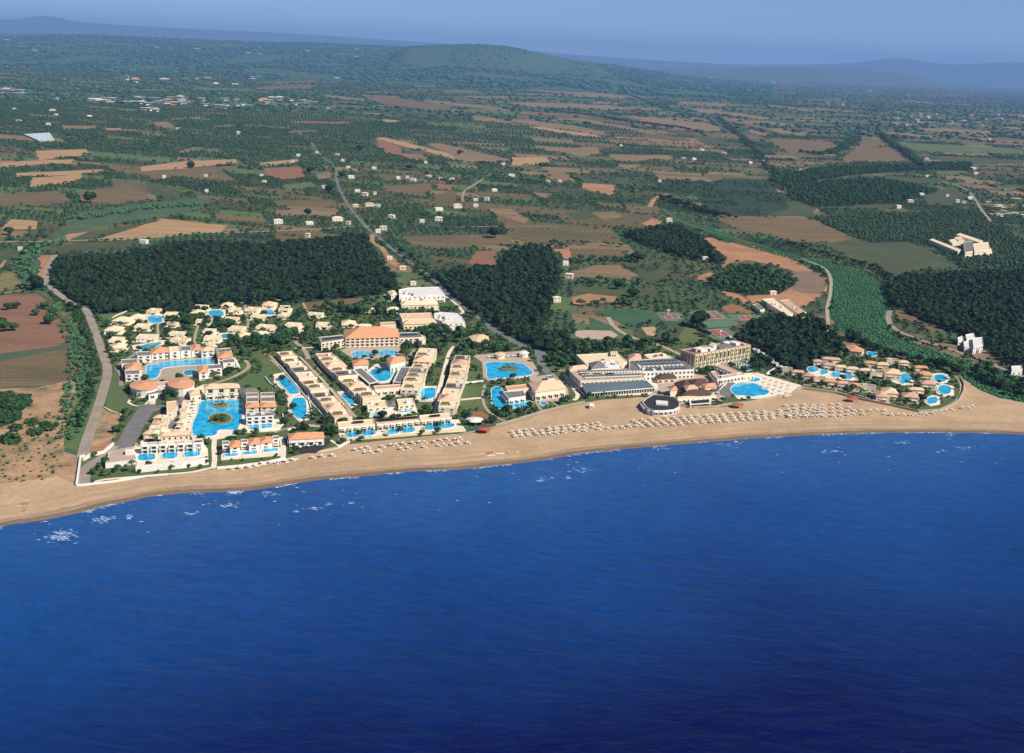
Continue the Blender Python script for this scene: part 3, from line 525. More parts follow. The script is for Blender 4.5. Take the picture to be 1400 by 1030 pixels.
def roofmesh(root, pl, h, style, mt, c, name='roof'):
    lp = [(x-c[0], y-c[1]) for x, y in pl]; n = len(lp)
    if style == 'flat':
        V, Fc, I = merge([ring(lp, 0.35, h, h+0.55)]); q = inset(lp, 0.352); o = mk(name, [(x, y, h+0.06) for x, y in q], [tuple(range(n))], m[mt], None, root); mk('parapet', V, Fc, root_wall[0], None, o); return o
    ov = inset(lp, -0.5); rise = 0
    if n == 4:
        l0, l1 = math.dist(lp[0], lp[1]), math.dist(lp[1], lp[2]); k = 0 if l0 >= l1 else 1
        o = ov[k:]+ov[:k]; short = min(l0, l1); rise = short*0.22
        m1 = ((o[1][0]+o[2][0])/2, (o[1][1]+o[2][1])/2); m2 = ((o[3][0]+o[0][0])/2, (o[3][1]+o[0][1])/2)
        t = min(0.45, short*0.45/max(l0, l1)) if style == 'hip' else 0.0
        r1 = (m1[0]+(m2[0]-m1[0])*t, m1[1]+(m2[1]-m1[1])*t, h+rise); r2 = (m2[0]+(m1[0]-m2[0])*t, m2[1]+(m1[1]-m2[1])*t, h+rise)
        V = [(x, y, h) for x, y in o]+[r1, r2]+[(x, y, h-0.25) for x, y in o]
        Fc = [(0, 1, 4, 5), (1, 2, 4), (2, 3, 5, 4), (3, 0, 5)]+[(6+i, 6+(i+1) % 4, (i+1) % 4, i) for i in range(4)]+[(9, 8, 7, 6)]
    else:
        cx, cy = sum(p[0] for p in ov)/n, sum(p[1] for p in ov)/n; rad = min(math.dist(p, (cx, cy)) for p in ov); rise = rad*0.22
        V = [(x, y, h) for x, y in ov]+[(cx, cy, h+rise)]+[(x, y, h-0.25) for x, y in ov]
        Fc = [(i, (i+1) % n, n) for i in range(n)]+[(n+1+i, n+1+(i+1) % n, (i+1) % n, i) for i in range(n)]+[tuple(range(2*n, n, -1))]
    return mk(name, V, Fc, m[mt], None, root)
root_wall = [None]; LASTROOF = {}
def building(c, f, h, label, cat='building', roof='flat', rm='rcream', wm='cream', win=('window', 1.5, 1.5, 3.6), floors=1, group=None, name='hotel_building', world=False, extras=0, cap=60, fm='white', z0=0):
    pl = ccw(f if world else [GC(c, f[i], f[i+1], h) for i in range(0, len(f), 2)]); BFP.append(pl)
    cx, cy = sum(p[0] for p in pl)/len(pl), sum(p[1] for p in pl)/len(pl)
    root = thing(name, label, cat, (cx, cy, z0), group=group); root_wall[0] = m[wm]
    lp = [(x-cx, y-cy) for x, y in pl]; V, Fc = prism(lp, -0.1, h); mk('wall', V, Fc, m[wm], None, root)
    rf_ = roofmesh(root, pl, h, roof, rm, (cx, cy)); root['_r'] = 0; LASTROOF[root.name] = rf_; del root['_r']
    if win: put_windows(root, (cx, cy), pl, h, win[0], win[1], win[2], win[3], floors, cap=cap, fm=fm)
    rr = random.Random(int(cx*13+cy*7))
    for k in range(extras):      # roof boxes: stair heads and air units
        a, b = rr.uniform(.2, .8), rr.uniform(.25, .75)
        p = [(lp[0][0]*(1-a)+lp[1][0]*a), (lp[0][1]*(1-a)+lp[1][1]*a)]; q = [(lp[-1][0]*(1-a)+lp[2 % len(lp)][0]*a), (lp[-1][1]*(1-a)+lp[2 % len(lp)][1]*a)]
        x, y = p[0]*(1-b)+q[0]*b, p[1]*(1-b)+q[1]*b; s = rr.uniform(1.4, 2.8)
        V, Fc = box(x, y, h+0.05, s, s*rr.uniform(.7, 1.3), rr.uniform(.9, 2.0), math.atan2(lp[1][1]-lp[0][1], lp[1][0]-lp[0][0])); mk('roof_unit', V, Fc, m[rr.choice(['white', 'rgrey', 'white'])], None, rf_)
    return root
def rect(c, x, y, w_, d_, ang=0.0, h=0):
    cx, cy = GC(c, x, y, h); a = math.radians(ang); co_, si = math.cos(a), math.sin(a)
    return [(cx+u*co_-v*si, cy+u*si+v*co_) for u, v in ((-w_/2, -d_/2), (w_/2, -d_/2), (w_/2, d_/2), (-w_/2, d_/2))]
def bungalow(c, bx, label, group, h=3.0, ang=None, wm='cream', rm=None, roof=None, name='bungalow', porch=True):
    x0, y0, x1, y1 = bx; k = CR[c][2]; mx, my = P(c, (x0+x1)/2, (y0+y1)/2)
    D = math.hypot(*G(mx, my)); s = math.hypot(D, H)/F*math.cos(math.atan(0.3))
    w_ = (x1-x0)/k*s*0.97; roofpx = (y1-y0)/k - h*0.93/s; d_ = max(6.5, min(14, roofpx*s/ (H/math.hypot(D, H))))
    rr = random.Random(int(x0*7+y0)); a = rr.uniform(-6, 10) if ang is None else ang
    cx, cy = G(mx, my, h*0.6); an = math.radians(a)
    co_, si = math.cos(an), math.sin(an)
    # L shaped plan: main block and a lower wing, as the terraces of the villas show
    pl = [(cx+u*co_-v*si, cy+u*si+v*co_) for u, v in ((-w_/2, -d_/2), (w_/2, -d_/2), (w_/2, d_/2), (-w_/2, d_/2))]
    rm = rm or rr.choice(['rcream', 'rcream', 'rtan']); roof = roof or rr.choice(['flat', 'hip', 'flat'])
    pt = [(cx+u*co_-v*si, cy+u*si+v*co_) for u, v in ((-w_/2-1.2, -d_/2-3.6), (w_/2+2.2, -d_/2-3.6), (w_/2+2.2, d_/2+1), (-w_/2-1.2, d_/2+1))]
    struct(mk('patio', [(x, y, .335+.002*(int(x0) % 9)) for x, y in pt], [(0, 1, 2, 3)], m['pave' if name == 'bungalow' else 'path']))
    root = building(c, pl, h, label, 'bungalow' if name == 'bungalow' else 'villa', roof, rm, wm, ('window', 1.3, 1.4, 3.4), 1, group, name, world=True, cap=5)
    if porch:
        u = rr.choice([-0.22, 0.22])*w_
        link('porch', win_mesh(3.0, 2.2, 'porch', 'cream' if wm == 'cream' else 'white'), root, (u*co_+(d_/2+0.01)*si, u*si-(d_/2+0.01)*co_, 0.05), an)
    if roof == 'flat':
        V, Fc = box(-0.2*w_*co_, -0.2*w_*si, h+0.05, w_*0.3, d_*0.4, 1.2, an); mk('roof_unit', V, Fc, m[wm], None, LASTROOF[root.name])
    return root
def pool(c, f, label, mt='pool', group=None, z=0.42, smooth=True, world=False):
    pl = ccw(f if world else poly(c, f)); 
    if smooth and len(pl) > 4:
        q = []
        for i in range(len(pl)):
            a, b = pl[i], pl[(i+1) % len(pl)]; q += [(a[0]*.75+b[0]*.25, a[1]*.75+b[1]*.25), (a[0]*.25+b[0]*.75, a[1]*.25+b[1]*.75)]
        pl = q
    POOLP.append(pl); cx, cy = sum(p[0] for p in pl)/len(pl), sum(p[1] for p in pl)/len(pl)
    root = thing('swimming_pool', label, 'swimming pool', (cx, cy, 0), group=group); lp = [(x-cx, y-cy) for x, y in pl]
    mk('water', [(x, y, z+0.12) for x, y in lp], [tuple(range(len(lp)))], m[mt], None, root)
    V, Fc = ring(inset(lp, -0.6), 0.6, 0.0, z+0.2); mk('coping', V, Fc, m['white'], None, root)
    return root
def oval(c, x, y, rx, ry, n=18): return sum([[x+rx*math.cos(k/n*2*math.pi), y+ry*math.sin(k/n*2*math.pi)] for k in range(n)], [])
# ------------------------------------------------------------------ palm village bungalows (upper left)
rows = [
 ('back row', 'c2', [(265,260,360,330),(395,225,475,270),(515,250,618,300),(730,200,830,240),(935,185,1015,225),(1115,210,1210,265),(1235,175,1320,225)]),
 ('second row', 'c2', [(145,290,270,345),(530,330,610,355),(710,240,800,285),(985,220,1075,265),(1355,212,1430,252)]),
 ('third row', 'c2', [(85,360,200,410),(300,335,410,390),(745,305,860,345),(955,285,1055,340),(1150,270,1260,310),(1345,265,1400,300)]),
 ('fourth row', 'c2', [(315,415,455,470),(550,395,660,440),(800,375,885,420),(990,350,1100,410),(1195,335,1310,400)]),
 ('front row', 'c2', [(115,435,205,490),(125,485,222,540),(565,440,690,490),(805,425,925,475),(1045,405,1145,460),(1165,395,1270,450),(820,475,880,515)])]
for rn, c, bs in rows:
    for i, b in enumerate(bs):
        bungalow(c, b, f'cream bungalow in the {rn} of the palm village, {ORD[i]} from the left', 'cream bungalows of the palm village')
for i, b in enumerate([(0,160,34,205),(60,180,130,226),(70,230,133,270),(250,228,350,262),(100,295,198,340),(68,343,212,388),(300,285,388,345),(468,278,562,332),(575,308,665,335),(625,200,686,226),(0,320,30,360)]):
    bungalow('c4', b, f'cream bungalow {["at the back left, beside the small pool","right of the small pool, upper one","right of the small pool, lower one","at the foot of the brown plot","upper left of the dark tree clump","wide one lower left of the dark tree clump","alone right of the dark tree clump","with dark courtyard behind the left hotel wing","touching the back of the main hotel","small one below the green lawn plot","at the far left below the small pool"][i]}', 'cream bungalows behind the hotel block')
for i, (x, y, w_, h_) in enumerate([(390,283,110,54),(840,245,110,46),(1245,240,72,38)]):
    pool('c2', [x, y, x+w_*.8, y-4, x+w_, y+h_*.5, x+w_*.9, y+h_, x+w_*.15, y+h_, x-4, y+h_*.5], f'{["leftmost", "middle", "right"][i]} small blue pool between back row bungalows of the palm village', group='small pools of the palm village')
pool('c2', [310,515,400,483,500,478,470,500,420,525,330,540], 'long turquoise pool on a pale deck left of the row of orange roofed suites', 'pool2')
pool('c2', [925,420,1025,412,1022,435,960,452,920,445], 'narrow turquoise pool behind the suites at the right of the palm village', 'pool2')
pool('c2', [380,650,420,640,480,625,600,615,780,600,870,600,885,640,800,645,600,655,480,670,475,720,440,748,385,745,375,690], 'winding blue lagoon pool in front of the row of suites above the round orange roofs')
pool('c2', [650,690,700,680,750,685,740,720,660,725], 'small green pool by dark trees at the right end of the suites', 'pool2')
pool('c2', [960,630,1030,615,1045,660,980,675], 'pale blue pool beside the grey roofed suites at the right', 'pool2')
S = [(300,548,405,545,415,575,310,580,'flat','rgrey'),(410,520,535,513,545,545,418,560,'hip','rorange'),(542,512,620,508,628,545,548,550,'flat','rcream'),(624,506,700,503,708,538,632,542,'flat','rgrey'),(704,496,770,492,778,530,712,535,'hip','rorange'),(775,515,870,510,878,535,782,542,'hip','rtan')]
for i, s in enumerate(S):
    building('c2', list(s[:8]), 6.2, f'{ORD[i]} suite from the left in the row behind the winding lagoon pool', 'building', s[8], s[9], 'white', ('loggia', 2.2, 2.1, 4.2), 2, 'suites around the winding lagoon pool', 'suite_block')
for i, s in enumerate([(190,605,305,598,312,630,195,636,'rgrey','flat'),(222,636,338,628,345,672,228,680,'rorange','hip'),(218,684,325,680,332,712,222,716,'rgrey','flat')]):
    building('c2', list(s[:8]), 6, f'{ORD[i]} suite from the back in the column left of the lagoon pool, {["grey", "orange", "pale grey"][i]} roofed', 'building', s[9], s[8], 'white', ('loggia', 2.2, 2.1, 4.4), 2, 'suites around the winding lagoon pool', 'suite_block')
for i, s in enumerate([(893,528,995,518,1005,545,900,555,'rgrey','flat'),(897,556,1003,546,1012,585,905,592,'rorange','hip'),(935,603,1020,596,1030,625,942,632,'rgrey','flat'),(755,650,825,645,832,690,765,700,'rorange','hip'),(825,645,925,638,935,668,832,676,'rgrey','flat')]):
    building('c2', list(s[:8]), 6, f'{ORD[i]} suite in the cluster closing the right end of the lagoon pool, {["grey", "orange", "grey", "orange", "grey"][i]} roofed', 'building', s[9], s[8], 'white', ('loggia', 2.2, 2.1, 4.4), 2, 'suites around the winding lagoon pool', 'suite_block')
building('c3', oval('c3', 360, 145, 103, 36), 6, 'round orange tiled pavilion, the left half of the figure eight reception', 'building', 'hip', 'rorange', 'white', ('window', 2, 2.4, 4), 1, None, 'reception_building')
building('c3', oval('c3', 632, 128, 98, 40), 7, 'round orange tiled pavilion, the right half of the figure eight reception', 'building', 'hip', 'rorange', 'white', ('window', 2, 2.4, 4), 1, None, 'reception_building')
building('c3', [440,125,560,120,560,150,440,152], 5, 'flat pink roofed link between the two round orange pavilions', 'building', 'flat', 'rpink', 'white', ('window', 2, 2.4, 4), 1, None, 'reception_building')
building('c3', [390,195,555,165,560,190,395,222], 3.6, 'long grey pergola canopy on white posts before the round orange pavilions', 'canopy', 'flat', 'rgrey', 'white', ('porch', 2.5, 2.6, 5), 1, None, 'entrance_canopy')
# ------------------------------------------------------------------ great left pool court
pool('c3', [765,268,870,258,1000,258,1078,258,1086,320,1084,380,1065,440,1048,478,990,478,900,478,895,520,800,528,718,520,714,440,738,392,760,340], 'large bright blue pool with planted islands in the court at the left of the resort')
for i, (x, y, rx, ry) in enumerate([(922, 398, 92, 42), (925, 300, 60, 22)]):
    pl = poly('c3', oval('c3', x, y, rx, ry, 16)); V, Fc = prism(ccw(pl), 0, 0.9); POOLP.append(pl)
    struct(mk('pool_island', V, Fc, m['grass' if i == 0 else 'courtgreen']))
    V, Fc = ring(ccw(pl), 0.9, 0.3, 1.0); struct(mk('island_rim', V, Fc, m['path']))
rt_ = building('c3', [803,142,1045,134,1050,162,808,172], 9.5, 'tall tan roofed colonnade hall at the top of the large blue pool', 'building', 'hip', 'rtan', 'cream', ('loggia', 3.2, 3.2, 6.0), 2, None, 'colonnade_hall', fm='cream')
building('c3', [812,196,1060,180,1066,205,818,222], 4.5, 'low cream portico with arches at the head of the large blue pool', 'building', 'flat', 'rcream', 'cream', ('porch', 3.0, 3.0, 5.5), 1, None, 'portico', fm='cream')
building('c3', [690,185,775,180,790,205,700,215], 5, 'small tan roofed block at the left of the colonnade hall', 'building', 'hip', 'rtan', 'cream')
building('c3', [1050,168,1180,166,1205,190,1100,200], 7, 'dark grey roofed block at the upper right of the pool court', 'building', 'hip', 'rgrey', 'cream', ('window', 1.6, 1.6, 4), 2)
for i, s in enumerate([(1112,205,1205,203,1205,228,1112,230,'rgrey','flat'),(1218,202,1318,200,1320,226,1218,228,'rgrey','flat'),(1112,238,1205,236,1205,268,1112,270,'rgrey','flat'),(1218,236,1322,234,1325,266,1218,268,'rgrey','flat'),(1110,278,1205,276,1205,306,1110,308,'rorange','hip'),(1218,276,1328,274,1332,304,1218,306,'rorange','hip')]):
    building('c3', list(s[:8]), 6.5, f'{"grey" if i < 4 else "orange"} roofed suite, {"left" if i % 2 == 0 else "right"} of the {ORD[i//2]} pair from the back beside the large pool', 'building', s[9], s[8], 'cream', ('loggia', 2.2, 2.1, 4.2), 2, 'suites beside the large blue pool', 'suite_block')
building('c3', [1108,352,1308,345,1316,372,1112,384], 6, 'long grey flat roofed block behind the two small pools right of the court', 'building', 'flat', 'rgrey', 'white', ('loggia', 2.4, 2.1, 4), 2, None, 'suite_block', extras=3)
pool('c3', [1135,445,1205,440,1210,470,1140,476], 'left one of two small blue pools before the long grey roofed block', group='two pools before the grey roofed block'); pool('c3', [1225,440,1300,430,1305,460,1228,470], 'right one of two small blue pools before the long grey roofed block', group='two pools before the grey roofed block')
for i, s in enumerate([(935,560,985,557,988,582,937,586,'rgrey','flat'),(990,558,1062,552,1068,596,993,604,'rorange','hip'),(1072,548,1122,545,1126,568,1075,572,'rgrey','flat'),(1128,540,1208,532,1214,575,1133,583,'rorange','hip'),(1212,530,1298,522,1304,562,1218,572,'rorange','hip'),(1304,522,1352,518,1356,542,1307,546,'rgrey','flat')]):
    building('c3', list(s[:8]), 4.8, f'{"grey flat" if s[8] == "rgrey" else "orange tiled"} roofed villa, {ORD[i]} from the left in the shorefront row', 'villa', s[9], s[8], 'white', ('loggia', 2.0, 2.1, 3.6), 2, 'shorefront villas at the left', 'villa')
for i, f in enumerate([[950,655,1050,645,1052,670,955,678], [1090,642,1190,632,1192,655,1092,664], [1240,622,1345,612,1347,635,1243,645]]):
    pool('c3', f, f'{["left", "middle", "right"][i]} of three narrow blue pools before the shorefront villas', group='three narrow pools before the shorefront villas', z=0.5)
for i, f in enumerate([[318,668,345,656,430,655,445,668,440,700,335,708,312,695], [490,660,520,645,600,643,610,655,600,690,500,695], [650,650,680,636,765,634,778,645,770,672,665,682]]):
    pool('c3', f, f'{["left", "middle", "right"][i]} of three blue pools on the white terrace above the beach at the far left', group='three pools on the white sea terrace', z=0.5)
building('c3', [525,272,600,262,612,300,570,350,528,355], 5.5, 'tan roofed block left of the grey service lane', 'building', 'flat', 'rtan', 'cream', ('window', 1.5, 1.5, 3.6), 2)
for i, (x, y) in enumerate([(470,395),(520,400),(460,440),(505,445),(430,475),(475,478),(395,512),(440,512),(660,335),(655,385),(640,430),(670,290)]):
    bungalow('c3', (x-26, y-18, x+26, y+18), f'small stepped cream villa by the grey service lane, {ORD[i]} counting down from its upper end', 'stepped villas along the service lane', h=5, rm=['rtan', 'rcream', 'rpink'][i % 3])
building('c3', [480,492,690,484,695,508,485,520], 7, 'long tan roofed block behind the three sea terrace pools', 'building', 'hip', 'rtan', 'cream', ('window', 1.4, 1.5, 3.2), 2, extras=0)
for i in range(7):
    x = 335+i*66; y = 572-i*3.2
    building('c3', [x, y, x+60, y-3, x+62, y+15, x+1, y+19], 6, f'white fronted villa with dark shaded porches, {ORD[i]} from the left above the sea terrace', 'villa', 'flat', ['rcream', 'rpink', 'rtan'][i % 3], 'white', ('porch', 2.8, 2.3, 4.5), 2, 'white villas above the sea terrace', 'villa')
building('c3', [715,545,795,540,800,572,720,578], 6, 'white cube villa at the corner below the large blue pool', 'villa', 'flat', 'rpink', 'white', ('window', 1.5, 1.5, 3.5), 2, None, 'villa')
# white sea wall and raised corner terrace
def wallribbon(c, f, h, th, mt, label, cat='wall', name='garden_wall', base=0.0):
    ln = [GC(c, f[i], f[i+1]) for i in range(0, len(f), 2)]; ns = normals2(ln); V = []; Fc = []
    cx, cy = ln[len(ln)//2]
    for p, n in zip(ln, ns):
        for s in (1, -1):
            for z in (base-0.1, base+h): V.append((p[0]+n[0]*th/2*s-cx, p[1]+n[1]*th/2*s-cy, z))
    k = len(ln)
    for i in range(k-1):
        a = 4*i; Fc += [(a, a+4, a+5, a+1), (a+1, a+5, a+7, a+3), (a+3, a+7, a+6, a+2)]
    Fc += [(0, 1, 3, 2), (4*k-4, 4*k-2, 4*k-1, 4*k-3)]
    return tag(mk(name, V, Fc, m[mt], None, None, (cx, cy, 0)), label, cat)
V, Fc = prism(ccw(poly('c3', [108,668,285,632,312,728,78,760])), 0, 3.4)
cx, cy = GC('c3', 200, 700)
tr = thing('raised_terrace', 'raised pink paved terrace with white front wall at the far left corner', 'terrace', (cx, cy, 0))
mk('wall', [(x-cx, y-cy, z) for x, y, z in V], Fc, m['white'], None, tr); pl = inset(ccw(poly('c3', [108,668,285,632,312,728,78,760])), 0.5)
mk('paving', [(x-cx, y-cy, 3.45) for x, y in pl], [tuple(range(len(pl)))], m['pinkpave'], None, tr); PAVED.append(pl)
V, Fc = box(4, 3, 3.4, 5, 4, 2.6, 0.2); mk('kiosk', V, Fc, m['white'], None, tr)
wallribbon('c3', [300,792,450,775,640,757,835,728], 4.5, 1.2, 'white', 'long white retaining wall below the three sea terrace pools')
wallribbon('c1', [318,862,335,745,352,742], 1.6, 1.2, 'white', 'white boundary wall running inland from the beach at the left corner')
wallribbon('c1', [318,864,345,862,480,846,600,826,697,818], 1.2, 0.9, 'white', 'low white wall along the beach below the corner terrace')
wallribbon('c3', [900,762,1050,748,1250,722,1400,690], 1.4, 1.0, 'white', 'low white wall along the beach before the shorefront villas')
wallribbon('c5', [450,690,490,665,520,655], 1.4, 1.0, 'white', 'short white wall turning down to the beach by the round restaurant')
wallribbon('c1', [345,760,375,742,430,730,470,695], 2.2, 1.2, 'white', 'curved white wall beside the driveway at the left corner')
wallribbon('k4', [90,515,500,487,900,455,1300,415], 1.5, 0.9, 'yellow', 'long green and cream edged wall below the front terrace pools')
wallribbon('c6', [245,738,330,715,560,645,720,605,880,572], 1.2, 0.8, 'path', 'pale stone wall edging the lagoon garden above the beach')
wallribbon('c7', [360,675,480,690,640,685,740,665,900,650,1100,612,1200,592,1270,535], 1.6, 0.9, 'path', 'low stone wall curving round the sea pool terrace')
wallribbon('c8', [150,500,400,533,600,583,800,623,1000,668,1150,660,1240,625,1300,580,1330,520,1335,470,1310,420], 1.8, 0.9, 'path', 'stone wall curving round the tip of the right hand villa village')
# ------------------------------------------------------------------ central hotel and V shaped wings
def hotel_roof_panels(root, c, f, n, h, w_, d_, mt='panel', name='skylight'):
    x0, y0, x1, y1 = f; R0 = root.location
    for i in range(n):
        t = (i+.5)/n; x, y = GC(c, x0+(x1-x0)*t, y0+(y1-y0)*t, h)
        V, Fc = box(x-R0.x, y-R0.y, h-R0.z, w_, d_, 0.5, 0.06); mk(name, V, Fc, m[mt], None, LASTROOF[root.name])
b = building('c4', [484,345,838,338,848,392,494,402], 8.8, 'main three storey hotel block with long orange roof and dark skylights', 'hotel', 'hip', 'rorange', 'cream', ('loggia', 2.4, 2.2, 4.2), 3, None, 'hotel_building', fm='cream')
hotel_roof_panels(b, 'c4', (530, 366, 805, 360), 9, 10.6, 3.6, 2.4, 'rdark')
b = building('c4', [318,395,478,380,490,408,335,432], 7.5, 'left wing of the main hotel block with dark panels on its flat roof', 'hotel', 'flat', 'rgrey', 'cream', ('loggia', 2.2, 2.1, 3.8), 2, None, 'hotel_building', fm='cream')
hotel_roof_panels(b, 'c4', (350, 406, 470, 393), 6, 7.7, 3.4, 4.5, name='solar_panel')
b = building('c4', [842,365,975,362,1005,395,850,402], 7.5, 'right wing of the main hotel block with blue panels on its flat roof', 'hotel', 'flat', 'rgrey', 'cream', ('loggia', 2.2, 2.1, 3.8), 2, None, 'hotel_building', fm='cream')
hotel_roof_panels(b, 'c4', (860, 378, 965, 374), 6, 7.7, 3.0, 4.5, name='solar_panel')
building('c4', oval('c4', 1000, 402, 26, 20, 12), 7, 'round cream end tower of the right hotel wing', 'building', 'flat', 'rcream', 'cream', ('window', 1.4, 1.5, 3.4), 2, None, 'round_tower')
building('g8', [100,290,190,275,230,330,150,345], 6, 'cream tiled house with dark porch left of the big white service building', 'building', 'hip', 'rcream', 'cream', ('window', 1.4, 1.5, 3.4), 2)
building('g8', [250,270,380,240,800,228,850,280,890,335,640,345,440,340,260,355], 8, 'big white roofed service building at the top of the resort beside the road', 'building', 'flat', 'rwhite', 'white', ('window', 1.8, 1.5, 4), 2, None, 'service_building', extras=8)
building('g8', [280,372,750,368,780,420,285,430], 5, 'lower white roofed front range of the big service building', 'building', 'flat', 'rwhite', 'cream', ('window', 1.5, 1.4, 4), 1, None, 'service_building', extras=3)
building('g8', [275,432,770,425,785,465,290,478], 4.2, 'cream terrace range below the big white service building', 'building', 'hip', 'rcream', 'cream', ('window', 1.4, 1.5, 4), 1, None, 'service_building')
building('g8', [730,490,800,488,805,545,735,548], 4, 'short cream link running down from the service building to the apartment block', 'building', 'flat', 'rcream', 'cream', ('window', 1.4, 1.5, 4), 1, None, 'service_building')
building('g8', [85,515,240,505,250,535,95,545], 4, 'small white house with dark side below the green lawn plot', 'building', 'hip', 'rcream', 'white', ('window', 1.4, 1.5, 4), 1)
building('g8', [255,595,700,583,715,660,420,672,300,675], 8, 'orange roofed apartment block with a row of small dark dormers', 'building', 'flat', 'rtan', 'cream', ('window', 1.3, 1.5, 4.5), 2, None, 'apartment_block', extras=1)
building('g8', [310,690,800,675,820,718,320,735], 6, 'front range of the apartment block with dark arches and pale roof terrace', 'building', 'hip', 'rtan', 'cream', ('loggia', 2.2, 2.4, 4.2), 1, None, 'apartment_block', fm='cream')
building('g8', [735,590,860,575,1060,590,1120,640,1150,700,850,705,740,665], 8.5, 'big white flat roofed block with roof huts beside the road', 'building', 'flat', 'rwhite', 'white', ('window', 1.6, 1.6, 4.2), 2, None, 'service_building', extras=12)
building('g8', [845,735,1050,725,1060,775,860,790], 4.5, 'low pinkish front range of the white flat roofed block', 'building', 'flat', 'rpink', 'white', ('window', 1.6, 1.6, 4.2), 1, None, 'service_building', extras=2)
building('g8', [1090,710,1155,705,1165,760,1100,765], 5, 'small white cube at the lower right corner of the white flat roofed block', 'building', 'flat', 'rwhite', 'white', ('window', 1.3, 1.5, 3), 1)
building('g8', [0,715,200,705,215,745,0,755], 5, 'pale pink flat roofed range behind the main hotel block', 'building', 'flat', 'rpink', 'cream', ('window', 1.4, 1.5, 4), 1)
building('g8', [1215,900,1280,880,1400,870,1470,900,1480,960,1290,985], 4.5, 'pavilion with pink tiled roof standing alone between lawn and road', 'building', 'hip', 'rtan', 'cream', ('window', 2, 2.2, 4), 1)
def wing(c, pts, wd, h, nunit, label, mats, name='terrace_wing', rr=None):
    wd *= 1.3; h -= 1.5; rr = rr or random.Random(len(label)); ln = [GC(c, pts[i], pts[i+1], h*0.75) for i in range(0, len(pts), 2)]
    seg = [math.dist(ln[i], ln[i+1]) for i in range(len(ln)-1)]; T = sum(seg)
    def at(s):
        for i, l in enumerate(seg):
            if s <= l or i == len(seg)-1:
                t = s/l; return (ln[i][0]+(ln[i+1][0]-ln[i][0])*t, ln[i][1]+(ln[i+1][1]-ln[i][1])*t), ((ln[i+1][0]-ln[i][0])/l, (ln[i+1][1]-ln[i][1])/l)
            s -= l
    o, _ = at(T/2); root = thing(name, label, 'building', (o[0], o[1], 0))
    for i in range(nunit):
        (ax, ay), d0 = at(T*i/nunit+0.05); (bx, by), d1 = at(T*(i+1)/nunit-0.05)
        nx, ny = -d0[1], d0[0]; w2 = wd/2*rr.uniform(.88, 1.08); hh = h+rr.choice([-1.6, 0, 0.2, 0.9, -0.4]); sh = rr.uniform(-.8, .8)
        pl = ccw([(ax+nx*(w2+sh), ay+ny*(w2+sh)), (bx+nx*(w2+sh), by+ny*(w2+sh)), (bx-nx*(w2-sh), by-ny*(w2-sh)), (ax-nx*(w2-sh), ay-ny*(w2-sh))]); BFP.append(pl)
        lp = [(x-o[0], y-o[1]) for x, y in pl]; V, Fc = prism(lp, -.1, hh); mk('wall', V, Fc, m['cream'], None, root); root_wall[0] = m['cream']
        mt = mats[i % len(mats)] if not callable(mats) else mats(i)
        roofmesh(root, pl, hh, 'flat' if mt in ('rgrey', 'rcream') or rr.random() < .4 else 'hip', mt, o)
        put_windows(root, o, pl, hh, 'loggia', 1.9, 2.0, 4.2, 2, 'white', cap=6, minlen=6, facing=0.1)
        mx, my = (ax+bx)/2-o[0], (ay+by)/2-o[1]; rz = math.atan2(d0[1], d0[0])
        if rr.random() < .8:        # white roof terrace with a slatted shade
            pr = [box(mx+d0[0]*k-nx*w2*.3, my+d0[1]*k-ny*w2*.3, hh+1.5, 0.35, w2*0.9, 0.18, rz) for k in (-2.1, -1.4, -.7, 0, .7, 1.4, 2.1)]
            V, Fc, I = merge(pr); mk('pergola', V, Fc, m['wood'], None, root)
        V, Fc = box(mx+nx*w2*.45, my+ny*w2*.45, hh-.1, 2.6, 2.4, 2.1, rz); mk('stair_head', V, Fc, m['white' if rr.random() < .5 else 'cream'], None, root)
    return root
wing('c5', [88,62,180,155,270,262,370,370,478,498], 11, 6.2, 11, 'long terrace wing at the outer left of the V, orange roof at its middle', lambda i: ['rtan','rcream','rcream','rgrey','rcream','rorange','rcream','rgrey','rcream','rtan','rtan'][i])
wing('c5', [345,72,430,160,520,240,610,320,668,375], 12, 6.2, 9, 'inner left terrace wing running down to the terrace pools, pink roof at its upper end', lambda i: ['rpink','rcream','rtan','rcream','rgrey','rcream','rtan','rcream','rtan'][i])
wing('c5', [1042,40,1000,130,960,220,925,320], 12, 6.2, 8, 'inner right terrace wing running down right of the dark pergolas', lambda i: ['rcream','rcream','rtan','rcream','rgrey','rtan','rcream','rcream'][i])
wing('c5', [1272,90,1245,180,1212,280,1178,380,1165,440], 11, 6.2, 9, 'outer right terrace wing, the last one before the lawns', lambda i: ['rgrey','rpink','rcream','rtan','rcream','rgrey','rcream','rtan','rcream'][i])
for i, f in enumerate([[632,388,760,376,772,418,640,432], [832,372,940,362,955,402,845,415]]):
    building('c5', f, 4.4, f'{["left", "right"][i]} of the two cream blocks behind the twin terrace pools', 'building', 'flat', 'rcream', 'cream', ('loggia', 2, 2.1, 4), 2, 'two cream blocks behind the twin pools', 'terrace_block', extras=2)
building('c5', [770,385,830,380,835,410,775,415], 3, 'small dark grey sunken roof between the two cream terrace blocks', 'building', 'hip', 'rgrey', 'white', None)
pool('c5', [655,460,690,440,760,445,770,460,735,475,670,480], 'left one of twin blue pools between the inner wings', group='twin pools between the inner wings', z=0.6); pool('c5', [835,440,880,415,940,415,945,440,915,458,850,460], 'right one of twin blue pools between the inner wings', group='twin pools between the inner wings', z=0.6)
